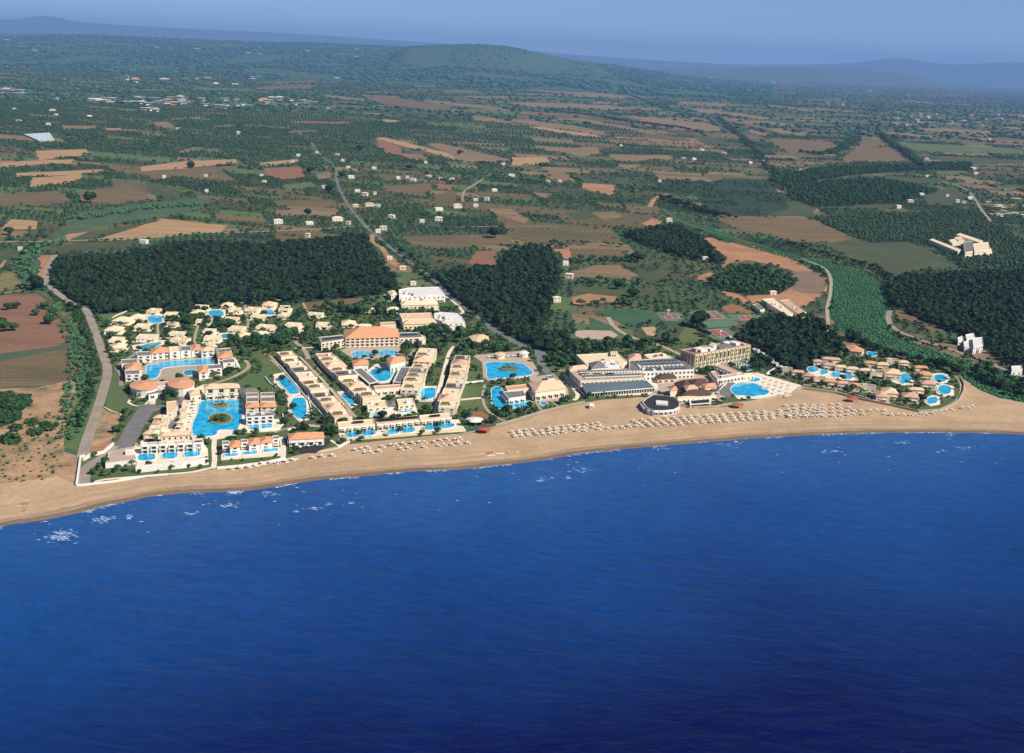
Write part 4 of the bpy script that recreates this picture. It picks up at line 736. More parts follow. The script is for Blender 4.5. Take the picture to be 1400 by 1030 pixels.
for i, (f, l, rm) in enumerate([([440,522,680,500,690,538,448,560], 'left cream roofed front terrace block above the beach with dark roof opening', 'rcream'), ([695,508,970,478,985,510,702,540], 'middle front terrace block above the beach with long dark slatted roof', 'rtan'), ([980,478,1188,458,1195,492,990,512], 'right cream roofed front terrace block above the beach', 'rcream')]):
    b = building('c5', f, 4.4, l, 'building', 'flat', rm, 'cream', ('porch', 2.6, 2.2, 4.2), 2, None, 'terrace_block', cap=26)
    if i == 1: hotel_roof_panels(b, 'c5', (705, 510, 968, 486), 14, 5.0, 3.4, 3.2, 'rdark', 'roof_slats')
    else: hotel_roof_panels(b, 'c5', ((545, 522, 610, 516), 0, (1055, 480, 1115, 474))[i], 4, 5.0, 2.6, 3.0, 'rdark', 'roof_slats')
for i, f in enumerate([[498,605,520,590,570,585,588,600,580,622,520,628,500,618], [600,598,620,580,670,572,692,585,690,608,630,618,605,612], [765,590,790,568,835,562,850,580,845,600,790,608,768,600], [865,580,885,558,930,552,955,568,950,588,900,598,868,592],
                       [1015,560,1030,538,1080,530,1098,550,1095,572,1040,578,1018,572], [1108,552,1130,530,1190,525,1218,545,1200,560,1140,568,1112,562]]):
    pool('c5', f, f'blue rounded pool on the front terrace above the beach, {ORD[i]} from the left', group='six rounded pools on the front terrace', z=0.7)
building('c5', [540,112,640,108,645,138,548,142], 6.5, 'white pavilion with orange roof at the upper left of the heart shaped pool', 'building', 'hip', 'rorange', 'white', ('window', 1.8, 2, 3.6), 1, None, 'pavilion')
building('c5', [765,95,880,85,890,112,790,135], 7, 'white pavilion with orange roof at the upper right of the heart shaped pool', 'building', 'hip', 'rorange', 'white', ('window', 1.8, 2, 3.6), 1, None, 'pavilion')
def pergola(c, f, h, label, mt='rgrey'):
    pl = ccw([GC(c, f[i], f[i+1], h) for i in range(0, len(f), 2)]); BFP.append(pl); cx, cy = sum(p[0] for p in pl)/4, sum(p[1] for p in pl)/4
    root = thing('pergola', label, 'pergola', (cx, cy, 0)); lp = [(x-cx, y-cy) for x, y in pl]
    V, Fc = ring(lp, 1.3, h-.5, h); mk('beam', V, Fc, m['white'], None, root)
    q = inset(lp, 1.2); k = 0 if math.dist(q[0], q[1]) > math.dist(q[1], q[2]) else 1; q = q[k:]+q[:k]; n = int(math.dist(q[0], q[1])/0.9); pr = []
    for i in range(n):
        t = (i+.5)/n; a = (q[0][0]+(q[1][0]-q[0][0])*t, q[0][1]+(q[1][1]-q[0][1])*t); b = (q[3][0]+(q[2][0]-q[3][0])*t, q[3][1]+(q[2][1]-q[3][1])*t)
        pr.append(box((a[0]+b[0])/2, (a[1]+b[1])/2, h-.3, .62, math.dist(a, b), .2, math.atan2(b[1]-a[1], b[0]-a[0])-math.pi/2))
    V, Fc, I = merge(pr); mk('slats', V, Fc, m[mt], None, root)
    for x, y in inset(lp, 0.6): V, Fc = box(x, y, 0, .8, .8, h-.55); mk('post', V, Fc, m['white'], None, root)
    return root
pergola('c5', [540,172,600,155,712,250,650,266], 4, 'long dark slatted pergola on the left side of the heart shaped pool'); pergola('c5', [852,155,928,153,885,258,805,252], 4, 'long dark slatted pergola on the right side of the heart shaped pool')
building('c5', [680,282,860,270,868,292,690,306], 5, 'pale pink roofed block below the heart shaped pool', 'building', 'flat', 'rpink', 'cream', ('porch', 2.6, 2.3, 4.4), 1, None, 'terrace_block')
pool('c5', [650,190,690,165,715,160,800,168,812,185,800,225,770,252,710,252,680,225], 'heart shaped blue pool enclosed by two dark pergolas below the main hotel')
pool('c5', [722,325,760,318,815,322,812,342,770,348,728,342], 'small turquoise pool below the pink roofed block', 'pool2')
pool('c4', oval('c4', 605, 508, 72, 25, 16), 'left oval pool on the pink terrace below the main hotel block'); pool('c4', oval('c4', 775, 500, 70, 24, 16), 'right oval pool on the pink terrace below the main hotel block')
pool('c5', [45,232,70,215,110,222,140,260,190,320,185,335,130,338,95,300,60,265], 'upper stepped blue pool left of the outer left wing'); pool('c5', [140,375,160,362,225,362,235,400,238,470,220,500,180,500,150,470,128,430], 'lower stepped blue pool left of the outer left wing')
pool('c5', [460,335,510,325,570,390,530,412,490,375], 'diagonal blue pool between the two left wings'); pool('c5', [990,300,1090,290,1085,340,1070,370,1000,368,985,335], 'blue pool with lounger deck between the two right wings')
b = building('c5', [118,595,345,585,352,622,122,632], 5.5, 'orange roofed beach restaurant behind a fan shaped dark terrace', 'restaurant', 'hip', 'rorange', 'white', ('porch', 2.8, 2.6, 4.6), 1, None, 'restaurant')
pergola('c5', [105,598,120,597,125,640,108,642], 3.5, 'narrow white pergola at the left of the orange roofed beach restaurant', 'white')
# ------------------------------------------------------------------ middle: lagoon restaurant and long glass roofed building
pool('c6', [162,300,200,290,320,288,440,300,478,330,512,360,500,382,430,392,330,400,240,412,200,412,178,385,188,340], 'big bright blue pool with a sandy island right of the outer right wing')
pl = poly('c6', oval('c6', 340, 338, 72, 20, 14)); POOLP.append(pl); V, Fc = prism(ccw(pl), 0, 0.8); struct(mk('pool_island', V, Fc, m['courtgreen']))
pool('c6', [215,485,235,465,280,465,300,500,310,545,350,560,440,575,500,565,520,590,470,605,400,612,330,622,240,618,212,570,222,525], 'curved blue green lagoon round the small grey roofed pavilion')
pool('c6', [555,570,600,570,620,590,600,605,565,600], 'small turquoise end of the lagoon beyond the footbridge', 'pool2')
building('c6', [482,432,700,415,745,470,530,500], 7.5, 'broad orange roofed restaurant hall beside the lagoon', 'restaurant', 'hip', 'rtan', 'cream', ('porch', 3, 3, 4.6), 1, None, 'restaurant')
building('c6', [315,462,480,445,490,475,330,490], 5.5, 'low orange roofed annex left of the broad lagoon restaurant', 'restaurant', 'flat', 'rorange', 'cream', ('window', 1.8, 2, 3.6), 1, None, 'restaurant')
building('c6', [298,500,440,490,460,530,340,548], 5, 'grey roofed pavilion standing in the blue green lagoon', 'pavilion', 'flat', 'rgrey', 'white', ('porch', 2.6, 2.4, 4), 1, None, 'pavilion')
building('c6', [605,385,650,380,665,405,620,410], 3.5, 'small grey roofed kiosk above the lagoon restaurant', 'kiosk', 'flat', 'rgrey', 'white', ('window', 1.4, 1.5, 3), 1, None, 'kiosk')
for c, x, y, l in [('c6', 278, 228, 'cream thatched bar at the top edge of the big pool with the island'), ('c6', 448, 218, 'white canopy beside the road junction above the big pool')]:
    building(c, oval(c, x, y, 34, 14, 10), 3.6, l, 'pavilion', 'hip', 'rtan' if x < 300 else 'rwhite', 'cream', None, 1, None, 'pool_bar')
# long building
building('c6', [820,238,1110,222,1180,285,1150,300,895,312], 8, 'cream hall with pale stepped roof behind the long glass roofed building', 'building', 'flat', 'rcream', 'cream', ('window', 1.6, 1.6, 4), 2, None, 'hotel_building', extras=5)
for i in range(3):
    x = 1062+i*17; building('c6', [x, 212, x+10, 211, x+12, 232, x+2, 233], 10, f'slim yellow roof gable, {ORD[i]} from the left on top of the cream hall', 'building', 'hip', 'yellow', 'yellow', None, 1, 'three yellow gables', 'gable_tower')
building('c6', [915,292,1000,285,1040,320,930,330], 9, 'grey hipped roof in the middle of the long building', 'building', 'hip', 'rgrey', 'white', None)
building('c6', [990,282,1100,278,1130,308,1020,318], 9.5, 'white roofed plant house in the middle of the long building', 'building', 'flat', 'rwhite', 'white', None, extras=4)
building('c6', [770,318,890,308,905,330,775,345], 7, 'orange roofed corner block at the left end of the long building', 'building', 'hip', 'rtan', 'cream', ('window', 1.4, 1.4, 3.4), 2)
b = building('c6', [772,352,1290,335,1300,402,850,425], 7, 'long cream building with rows of roof pergolas above the glass slope', 'building', 'flat', 'pinkpave', 'cream', ('window', 1.8, 1.6, 3.6), 2, None, 'hotel_building')
for k in range(5): hotel_roof_panels(b, 'c6', (830+12*k, 352+k*12, 1282, 341+k*11), 20, 7.7, 2.0, 2.6, ['rgrey', 'white', 'thatch', 'rgrey', 'white'][k], 'roof_pergola')
for k in range(3): hotel_roof_panels(b, 'c6', (850+90*k, 372, 900+90*k, 370), 3, 7.9, 3.2, 2.2, 'rdark', 'plant_box')
# glass slope: tilted glazed roof with ribs
a_, b_, c_, d_ = GC('c6', 855, 440, 6.2), GC('c6', 1312, 416, 6.2), GC('c6', 1372, 470, 3.2), GC('c6', 892, 508, 3.2)
gx, gy = (a_[0]+c_[0])/2, (a_[1]+c_[1])/2; BFP.append([a_, b_, c_, d_])
gr = thing('winter_garden', 'long sloping blue grey glazed roof with white edge facing the beach', 'conservatory', (gx, gy, 0))
L4 = [(p[0]-gx, p[1]-gy) for p in (a_, b_, c_, d_)]; Z4 = (6.2, 6.2, 3.2, 3.2)
mk('glass_roof', [(p[0], p[1], z) for p, z in zip(L4, Z4)], [(3, 2, 1, 0)], m['glassroof'], None, gr)
V, Fc = prism(ccw(L4), 0, 3.1); mk('wall', V, Fc, m['glass'], None, gr)
def lerp(p, q, t): return tuple(a+(b-a)*t for a, b in zip(p, q))
T4 = [(p[0], p[1], z) for p, z in zip(L4, Z4)]
pr = []
for i in range(27):
    t = i/26; p = lerp(T4[0], T4[1], t); q = lerp(T4[3], T4[2], t); V = []
    dx = (T4[1][0]-T4[0][0])/math.dist(T4[0], T4[1])*.15; dy = (T4[1][1]-T4[0][1])/math.dist(T4[0], T4[1])*.15
    for zz in (0.03, .25): V += [(p[0]-dx, p[1]-dy, p[2]+zz), (p[0]+dx, p[1]+dy, p[2]+zz), (q[0]+dx, q[1]+dy, q[2]+zz), (q[0]-dx, q[1]-dy, q[2]+zz)]
    pr.append((V, [(4, 5, 6, 7), (0, 1, 5, 4), (2, 3, 7, 6), (1, 2, 6, 5), (3, 0, 4, 7)]))
V, Fc, I = merge(pr); mk('glazing_bars', V, Fc, m['rgrey'], None, gr)
for i in range(27):
    p = lerp(T4[3], T4[2], i/26); V, Fc = box(p[0], p[1]-1.2, 0, .5, .5, 3.4); mk('column', V, Fc, m['white'], None, gr)
V, Fc, I = merge([box((T4[3][0]+T4[2][0])/2, (T4[3][1]+T4[2][1])/2-1.2, 3.4, math.dist(T4[3], T4[2]), 1.4, .35, math.atan2(T4[2][1]-T4[3][1], T4[2][0]-T4[3][0]))]); mk('eave', V, Fc, m['white'], None, gr)
b = building('c7', [0,345,190,330,365,320,480,408,100,425,0,432], 7.5, 'steel grey ribbed roof hall with white front at the right end of the long building', 'building', 'flat', 'rgrey', 'white', ('window', 2, 1.6, 3.4), 2, None, 'hotel_building', extras=9)
for k in range(4): hotel_roof_panels(b, 'c7', (20+k*24, 350+k*19, 350+k*26, 334+k*20), 11, 8.0, 2.6, 3.4, ['glassroof', 'rgrey', 'rwhite', 'glassroof'][k], 'roof_light')
building('c7', [0,300,80,292,90,330,0,338], 8, 'pink roofed block behind the steel grey hall', 'building', 'hip', 'rpink', 'cream', ('window', 1.4, 1.4, 3.4), 2)
building('c7', [110,300,240,285,330,318,150,330], 6.5, 'cream flat roof with plant boxes behind the steel grey hall', 'building', 'flat', 'rcream', 'cream', ('window', 1.4, 1.4, 3.4), 2, extras=4)
pergola('c6', [905,580,940,575,950,590,915,596], 3, 'small beach hut with white awning below the glass slope', 'white')
# ------------------------------------------------------------------ four storey hotel
hb = 15.0
f = [ (388,262), (486,300), (892,228), (800,192), (690,205), (480,235)]
pl = ccw([GC('c7', x, y, hb) for x, y in f]); BFP.append(pl); cx, cy = sum(p[0] for p in pl)/6, sum(p[1] for p in pl)/6
A = GC('c7', 486, 300, hb); B = GC('c7', 892, 228, hb)
ux, uy = (B[0]-A[0]), (B[1]-A[1]); Lf = math.hypot(ux, uy); ux /= Lf; uy /= Lf; nx, ny = uy, -ux      # outward to the sea
dpt = 17.0
root = thing('tall_hotel', 'tall four storey hotel block with yellow arcaded front, shaded brick end wall and roof huts', 'hotel', (A[0], A[1], 0), math.atan2(uy, ux))
def lb(x, y, z, sx, sy, sz): return box(x+sx/2, y+sy/2, z, sx, sy, sz)
V, Fc = lb(0, 0, 0, Lf, dpt, hb); mk('wall', V, Fc, m['cream'], None, root)
V, Fc = lb(-0.25, 0.4, 0, .24, dpt-.8, hb-.6); mk('end_wall', V, Fc, m['rpink'], None, root)
V, Fc = ring([(-.3, -.3), (Lf+.3, -.3), (Lf+.3, dpt+.3), (-.3, dpt+.3)], 1.1, hb, hb+.7); mk('parapet', V, Fc, m['rpink'], None, root)
V, Fc = box(Lf/2, dpt/2, hb+.05, Lf-2, dpt-2, .1); mk('roof', V, Fc, m['rgrey'], None, root)
nb = 14
for fl_ in range(4):
    for i in range(nb):
        x = (i+.5)*Lf/nb; tall = fl_ in (2,) and i in (1, 2, 5, 6, 7, 8, 11, 12)
        if fl_ == 3 and i in (1, 2, 5, 6, 7, 8, 11, 12): continue
        link('balcony', win_mesh(2.3, 5.6 if tall else 2.2, 'loggia', 'yellow' if fl_ >= 2 else 'white'), root, (x, -.003, fl_*3.6+.8))
V, Fc, I = merge([box(i*Lf/nb, -.45, 0, .5, .9, hb-.2) for i in range(0, nb+1, 1)]); mk('pilaster', V, Fc, m['yellow'], None, root)
for i in range(8):
    V, Fc = box(Lf*.52+i*3.4, -3.4, 0, .7, 6, 3.0); mk('buttress', V, Fc, m['white'], None, root)
for i, (x, y, sx, sy, sz, mt) in enumerate([(.2, .4, .12, .5, 2.4, 'white'), (.34, .35, .08, .45, 1.8, 'white'), (.12, .5, .04, .3, 2.6, 'rpink'), (.43, .5, .05, .4, 2.6, 'white'), (.6, .3, .22, .18, 1.4, 'rgrey'), (.62, .6, .24, .2, 1.4, 'rgrey'), (.84, .5, .08, .5, 2.2, 'white'), (.94, .5, .06, .8, 1.0, 'rpink'), (.5, .72, .06, .3, 3.0, 'yellow'), (.76, .78, .1, .25, 2.0, 'white')]):
    V, Fc = box(x*Lf, y*dpt, hb+.2, sx*Lf, sy*dpt, sz); mk('roof_hut', V, Fc, m[mt], None, root)
for x in (.15, .22, .3, .38): V, Fc = box(x*Lf, dpt*.25, hb+.2, 2.2, 2.2, 1.0); mk('roof_unit', V, Fc, m['panel'], None, root)
for i in range(4):
    V, Fc = box(-.3, 2.4+i*3.8, 1, .1, 1.4, 12.5); mk('window_strip', V, Fc, m['rgrey'], None, root)
wallribbon('c7', [335,325,400,370,445,395,600,372], 1.3, 1.0, 'rwhite', 'pale parapet wall turning round the foot of the tall hotel', name='garden_wall')
# arcade court
for i, (f, l) in enumerate([([625,378,670,360,835,432,790,445], 'diagonal pink roofed arcade running from the tall hotel to the pool'), ([655,455,830,430,850,448,672,478], 'pink roofed arcade with white arches on the sea side of the dark court'), ([600,425,640,420,690,470,650,482], 'short pink roofed arcade on the left side of the dark court')]):
    building('c7', f, 4.5, l, 'arcade', 'flat', 'rpink', 'white', ('porch', 2.2, 2.4, 3.6), 1, None, 'arcade')
building('c7', [835,440,920,432,925,445,840,455], 4, 'low white wing with dark openings above the sea pool', 'building', 'flat', 'rcream', 'cream', ('window', 1.5, 1.5, 3.4), 1)
# brown restaurant
for i, f in enumerate([[335,503,425,482,470,530,395,560], [428,482,560,474,575,505,480,522], [562,498,650,498,662,552,598,566], [395,562,595,560,600,592,392,600]]):
    building('c7', f, [5, 5.6, 5, 4.4][i], f'dark brown tiled low roof of the beach restaurant, {["left", "rear", "right", "front"][i]} one of four', 'restaurant', 'hip', 'rbrown', 'wood', ('porch', 2.6, 2.3, 4.2), 1, 'low roofs of the brown beach restaurant', 'restaurant')
building('c7', [405,528,480,520,510,545,425,555], 7.6, 'small pinkish grey roof rising from the brown restaurant', 'restaurant', 'hip', 'rpink', 'cream', None)
building('c7', [535,515,630,508,645,530,560,538], 7.6, 'small orange roof rising at the right of the brown restaurant', 'restaurant', 'hip', 'rorange', 'cream', None)
building('c7', [300,540,345,530,355,555,305,562], 5, 'small orange roofed bar at the left of the brown restaurant', 'kiosk', 'hip', 'rorange', 'cream', None)
building('c7', [355,612,640,592,645,606,360,630], 3.6, 'cream arcade along the front of the brown restaurant', 'arcade', 'flat', 'rcream', 'cream', ('porch', 2.2, 2.2, 4), 1, None, 'arcade')
pergola('c7', [440,632,600,618,605,652,450,664], 3.2, 'dark grey slatted pergola in front of the cream arcade by the beach', 'rdark')
building('c7', [200,445,330,440,345,470,215,478], 4, 'brown roofed snack bar between the steel grey hall and the beach', 'kiosk', 'hip', 'rbrown', 'cream', ('porch', 2, 2.2, 4), 1, None, 'kiosk')
pergola('c7', [640,540,700,495,720,505,660,560], 3.2, 'pale walkway frame between brown restaurant and sea pool', 'wood')
b = building('c7', [98,650,130,620,180,592,255,598,340,618,372,650,368,685,330,705,260,712,180,712,130,690], 4.0, 'dark lens shaped beach club roof with a white rectangle on top', 'beach club', 'flat', 'rdark', 'white', ('porch', 2.2, 2.4, 3.6), 1, None, 'beach_club')
x, y = GC('c7', 242, 655, 4.5); V, Fc = box(x-b.location.x, y-b.location.y, 4.1, 9, 9, 1.2, -0.1); mk('skylight', V, Fc, m['rwhite'], None, b)
pool('c7', [742,545,790,515,830,505,880,508,930,512,980,540,1040,572,1010,598,960,602,900,612,850,600,800,602,765,590], 'big blue free form pool beside the umbrella terrace below the tall hotel')
pool('c7', oval('c7', 925, 485, 40, 16, 12), 'small round blue pool above the big sea pool'); pool('c7', oval('c7', 868, 396, 55, 22, 12), 'round pale blue covered pool right of the dark arcade court', 'pool2')
for i in range(6):
    x, y = 910+i*34, 246+i*24; pergola('c7', [x, y, x+52, y+12, x+58, y+26, x+5, y+14], 3, f'teal awning, {ORD[i]} from the tall hotel along the dark trees', 'teala')
# ------------------------------------------------------------------ right hand villa village
V8 = [('front row', [(0,340,70,378),(65,360,152,402),(155,385,228,430),(225,400,312,452),(300,425,388,472),(400,440,482,485),(480,450,567,505),(567,460,682,512),(680,512,762,585),(735,490,835,560),(885,525,992,590)]),
      ('middle row', [(385,325,465,362),(465,335,552,378),(560,345,640,392),(640,355,727,412),(930,485,1032,535),(1020,435,1120,492)]),
      ('back row', [(225,283,285,322),(290,262,420,310),(300,305,388,350),(600,290,682,338),(690,300,777,350),(745,350,862,418),(760,275,852,312),(850,290,922,328),(972,328,1062,370),(988,368,1088,425)])]
for rn, bs in V8:
    for i, bx in enumerate(bs):
        gy = random.Random(i*5+len(rn)).choice([0, 0, 0, 1])
        bungalow('c8', bx, f'{ORD[i]} villa from the left in the {rn} of the right hand seaside village', 'villas of the right hand village', h=4.6, ang=-9+random.uniform(-4, 4), wm='cream', rm='rgrey' if gy else random.choice(['rtan', 'rpink', 'rorange', 'rpink']), roof='flat' if gy else 'hip', name='villa')
for i, f in enumerate([[180,345,215,332,262,342,265,368,215,378,185,368], [275,360,325,355,335,385,290,395], [355,378,400,370,430,385,425,412,370,412], [440,388,500,385,520,405,505,430,450,425], [850,395,880,382,930,388,948,425,930,455,880,462,850,435], [1112,400,1160,390,1205,405,1215,435,1170,450,1120,440], [1142,480,1200,468,1238,490,1240,530,1190,542,1145,520], [1062,570,1100,555,1140,562,1140,600,1090,612,1065,598], [615,228,660,220,700,235,690,258,640,260]]):
    pool('c8', f, f'blue villa pool, {ORD[i]} in the chain through the right hand village', group='pools of the right hand village')
building('c8', [465,178,530,170,600,205,585,225,500,215], 4, 'orange roofed pavilion alone behind the right hand village', 'pavilion', 'hip', 'rorange', 'cream', ('window', 1.4, 1.5, 3.4), 1)
# terracotta range on the bare hill, and the white villa by the river road
for i, (f, h) in enumerate([([660,512,740,505,860,600,820,615], 5), ([775,520,840,515,945,595,900,608], 5), ([600,545,640,540,680,575,650,582], 4)]):
    building('n9', f, h, f'{["left", "right", "small outlying"][i]} cream and pink house range at the foot of the bare orange hill', 'building', 'flat', ['rcream', 'rpink', 'rgrey'][i], 'cream', ('window', 1.6, 1.6, 4), 1, None, 'house_range', extras=4 if i < 2 else 0)
for i, f in enumerate([[205,300,265,290,275,322,215,335], [255,325,325,318,330,372,262,385], [190,350,250,340,290,395,200,390], [150,320,190,310,200,335,155,345], [270,380,310,370,305,405,265,400]]):
    building('r1', f, [6, 7, 4.5, 4, 4][i], f'{["tall back", "tallest right", "wide front", "low left", "low front"][i]} cube of the white villa beside the river road', 'villa', 'flat', 'rwhite', 'white', ('window', 1.6, 1.7, 3.6), [2, 2, 1, 1, 1][i], 'cubes of the white villa', 'white_villa')
building('r1', [528,522,600,518,608,545,532,548], 5, 'low white house at the right edge beside the river road', 'house', 'flat', 'rwhite', 'white', ('window', 1.6, 1.7, 3.6), 1, None, 'white_villa')
for i, f in enumerate([[875,588,895,582,1045,640,1030,652], [1020,560,1045,552,1165,592,1150,605], [1060,600,1110,595,1110,650,1070,655], [1110,610,1195,600,1205,640,1120,650], [980,590,1020,582,1040,600,1000,610], [1010,575,1050,570,1065,590,1030,598], [1175,640,1210,635,1215,655,1180,660]]):
    building('u8', f, [6, 6, 9, 8, 6, 6, 5][i], f'{["long low shed", "long rear range", "grey block", "cream block", "small left block", "small rear block", "small right cube"][i]} of the cream farm complex at the right before the dark wood', 'building', 'flat', ['rcream', 'rcream', 'rgrey', 'rcream', 'rcream', 'rtan', 'rwhite'][i], 'cream', ('window', 2, 2, 6), 1 if i < 2 else 2, 'blocks of the cream farm complex', 'farm_building')
# ------------------------------------------------------------------ tennis courts, umbrellas
def court(c, f, inner, l):
    pl = ccw(poly(c, f)); cx, cy = sum(p[0] for p in pl)/len(pl), sum(p[1] for p in pl)/len(pl); PAVED.append(pl)
    r_ = thing('tennis_court', l, 'tennis court', (cx, cy, 0)); mk('surround', [(x-cx, y-cy, .32) for x, y in pl], [tuple(range(len(pl)))], m['courtgreen'], None, r_)
    for g in inner:
        q = ccw(poly(c, g)); mk('clay', [(x-cx, y-cy, .36) for x, y in q], [tuple(range(len(q)))], m['court'], None, r_)
        p0, p1, p2, p3 = q; pr = []
        for a, b in ((p0, p1), (p1, p2), (p2, p3), (p3, p0), (lerp(p0, p1, .5), lerp(p3, p2, .5))):
            pr.append(box((a[0]+b[0])/2-cx, (a[1]+b[1])/2-cy, .37, math.dist(a, b), .35, .03, math.atan2(b[1]-a[1], b[0]-a[0])))
        V, Fc, I = merge(pr); mk('line_marking', V, Fc, m['white'], None, r_)
    return r_
court('m7', [220,240,440,232,500,290,420,320,290,315], [[300,262,415,255,440,285,330,300]], 'red clay tennis court at the left of the group, ringed by trees')
court('m7', [480,235,600,222,770,222,960,345,900,365,690,375,560,260], [[640,238,750,232,775,250,655,256], [655,270,800,262,825,290,680,300]], 'double red tennis court with bright green surround in the middle of the group')
court('m7', [850,258,1130,252,1180,300,1100,330,900,310], [[950,272,1050,268,1080,300,985,305]], 'dark red tennis court at the right of the group beside orange soil')
court('m7', [620,395,860,372,990,470,880,490,760,495], [[690,395,800,388,880,440,790,460]], 'red tennis court directly behind the tall hotel')
for i, (c, x, y) in enumerate([('m7', 342, 232), ('m7', 798, 415), ('m7', 883, 465), ('u7', 848, 978)]):
    V, Fc, I = merge([box(0, 0, 0, .5, .5, 6), box(0, 0, 5, 2.4, 1.6, 1.4)]); tag(mk('floodlight', V, Fc, m['white'], None, None, (*GC(c, x, y, 4), 0)), f'white floodlight mast by the red tennis courts, {ORD[i]} from the hill side', 'floodlight', 'floodlights by the tennis courts')
for i, (c, f, l) in enumerate([('c2', [60,350,150,285,260,240,390,215,520,205,700,200], 'cream garden wall behind the palm village, left half'), ('c2', [720,190,900,175,1080,190,1230,165,1390,170], 'cream garden wall behind the palm village, right half'),
    ('c2', [270,475,520,470,540,500], 'cream wall behind the long turquoise pool'), ('c3', [60,312,110,345,190,368], 'white wall closing the bare earth plot by the gravel track'), 
    ('c3', [1050,490,1350,470,1395,430,1380,360], 'cream curved wall round the two pool deck'), ('c3', [1250,90,1290,140,1330,165], 'cream path edge wall left of the stepped pools'), ('c5', [15,215,110,195,205,325], 'white wall round the upper stepped pool'), ('c5', [245,335,280,495,190,520], 'white wall round the lower stepped pool'),
    ('c5', [60,150,220,345,420,560], 'pale wall on the seaward side of the outer left wing'), ('c5', [190,95,330,240,480,410], 'pale garden wall between the two left wings'), ('c5', [960,385,1080,385,1110,280], 'white wall round the pool between the right wings'),
    ('c6', [20,440,160,425], 'pale hedge wall above the empty lawns'), ('c6', [0,560,150,545], 'pale hedge wall crossing the empty lawns'), ('c6', [730,370,800,450,880,530], 'pale stair wall left of the long building'), ('c7', [1010,450,1050,415,1090,395], 'pale curved wall right of the sea pool'),
    ('c8', [150,470,400,505,520,540,680,590], 'low cream wall before the front row villas'), ('c5', [110,575,240,545,400,560], 'cream wall behind the beach restaurant')]):
    wallribbon(c, f, 1.3, .6, 'white' if i % 3 else 'cream', l)
for i, (c, x, y, w_, h_) in enumerate([('c3',60,0,0,0)][:0]): pass
# umbrellas
def cone(n, r, z0, z1, rr_=0):
    V = [(r*math.cos(2*math.pi*k/n), r*math.sin(2*math.pi*k/n), z0) for k in range(n)]+[(0, 0, z1)]+[(r*.96*math.cos(2*math.pi*k/n), r*.96*math.sin(2*math.pi*k/n), z0-.18) for k in range(n)]
    return V, [(k, (k+1) % n, n) for k in range(n)]+[(n+1+k, n+1+(k+1) % n, (k+1) % n, k) for k in range(n)]
def mesh_of(name, parts, mats, ix):
    V, Fc, I = merge(parts); me = bpy.data.meshes.new(name); me.from_pydata(V, [], Fc)
    for q in mats: me.materials.append(m[q])
    me.polygons.foreach_set('material_index', [ix[i] for i in I]); return me
CAN = mesh_of('canopy', [cone(10, 1.55, 2.1, 2.75)], ['thatch'], [0]); CANR = mesh_of('canopy', [cone(8, 1.8, 2.1, 2.8)], ['canvasred'], [0]); CANW = mesh_of('canopy', [cone(8, 1.5, 2.2, 2.8)], ['white'], [0])
POLE = mesh_of('pole', [box(0, 0, 0, .12, .12, 2.6)], ['wood'], [0])
LNG = mesh_of('sun_lounger', [box(0, 0, .3, .75, 1.3, .1), box(0, .85, .42, .75, .65, .1), box(0, .95, .5, .75, .3, .1), box(-.33, -.5, 0, .08, .08, .3), box(.33, -.5, 0, .08, .08, .3), box(-.33, .5, 0, .08, .08, .3), box(.33, .5, 0, .08, .08, .3)], ['metal'], [0]*7)
NU = [0]
def umbrella(x, y, label, group, can=CAN, lounger=True, z=0.16):
    o = thing('beach_umbrella', label, 'umbrella', (x, y, z), random.uniform(0, 6), group, random.uniform(.74, .92)); link('canopy', can, o); link('pole', POLE, o); NU[0] += 1
    if lounger: tag(link('sun_lounger', LNG, None, (x+1.9, y-.5, z), random.uniform(-.25, .15), (1.5, 1.35, 1.1)), label.replace('umbrella', 'lounger').replace('straw', 'white').replace('round', 'pale').replace('standing', 'lying'), 'lounger', group.replace('umbrellas', 'loungers'))
def urow(c, x0, y0, x1, y1, n, label, group, jit=1.0, **k):
    for i in range(n):
        if random.random() < .09: continue
        t = i/(n-1) if n > 1 else 0; x, y = GC(c, x0+(x1-x0)*t, y0+(y1-y0)*t)
        umbrella(x+random.uniform(-jit, jit), y+random.uniform(-jit, jit), label, group, **k)
urow('c3', 1000, 768, 1400, 712, 8, 'straw umbrella standing in the line along the white wall at the left', 'umbrellas in a line along the white wall')
urow('c5', 20, 798, 400, 745, 7, 'straw umbrella standing in the line below the round restaurant', 'umbrellas in a line below the round restaurant')
urow('k4', 240, 605, 1260, 500, 16, 'straw umbrella standing in the upper row below the front terrace', 'umbrellas in the upper row below the front terrace'); urow('k4', 265, 645, 1310, 540, 16, 'straw umbrella standing in the lower row below the front terrace', 'umbrellas in the lower row below the front terrace')
for j in range(3):
    urow('b1', 335+j*22, 372+j*26, 1390, 268+j*38, 13, f'straw umbrella standing in the {["upper", "middle", "lower"][j]} row below the lagoon garden', f'umbrellas in the {["upper", "middle", "lower"][j]} row below the lagoon garden')
urow('c6', 1045, 765, 1250, 748, 5, 'straw umbrella standing in the short single row below the glass roofed building', 'umbrellas in the short single row')
for j in range(4):
    urow('c7', 30+j*22, 800+j*0+ j*14-8, 1400, 694+j*20, 24, f'straw umbrella standing in the {["top", "second", "third", "lowest"][j]} row of the big block before the sea pool', f'umbrellas in the {["top", "second", "third", "lowest"][j]} row of the big block')
for j in range(4):
    urow('c8', 30+j*10, 630+j*26, 480, 615+j*28, 8, f'straw umbrella standing in the {["top", "second", "third", "lowest"][j]} row before the first villas of the right village', f'umbrellas in the {["top", "second", "third", "lowest"][j]} row before the right village')
for j in range(2): urow('c8', 520, 662+j*28, 745, 662+j*28, 5, f'straw umbrella standing in the {["upper", "lower"][j]} row left of the thin line to the tip', f'umbrellas in the {["upper", "lower"][j]} short double row')
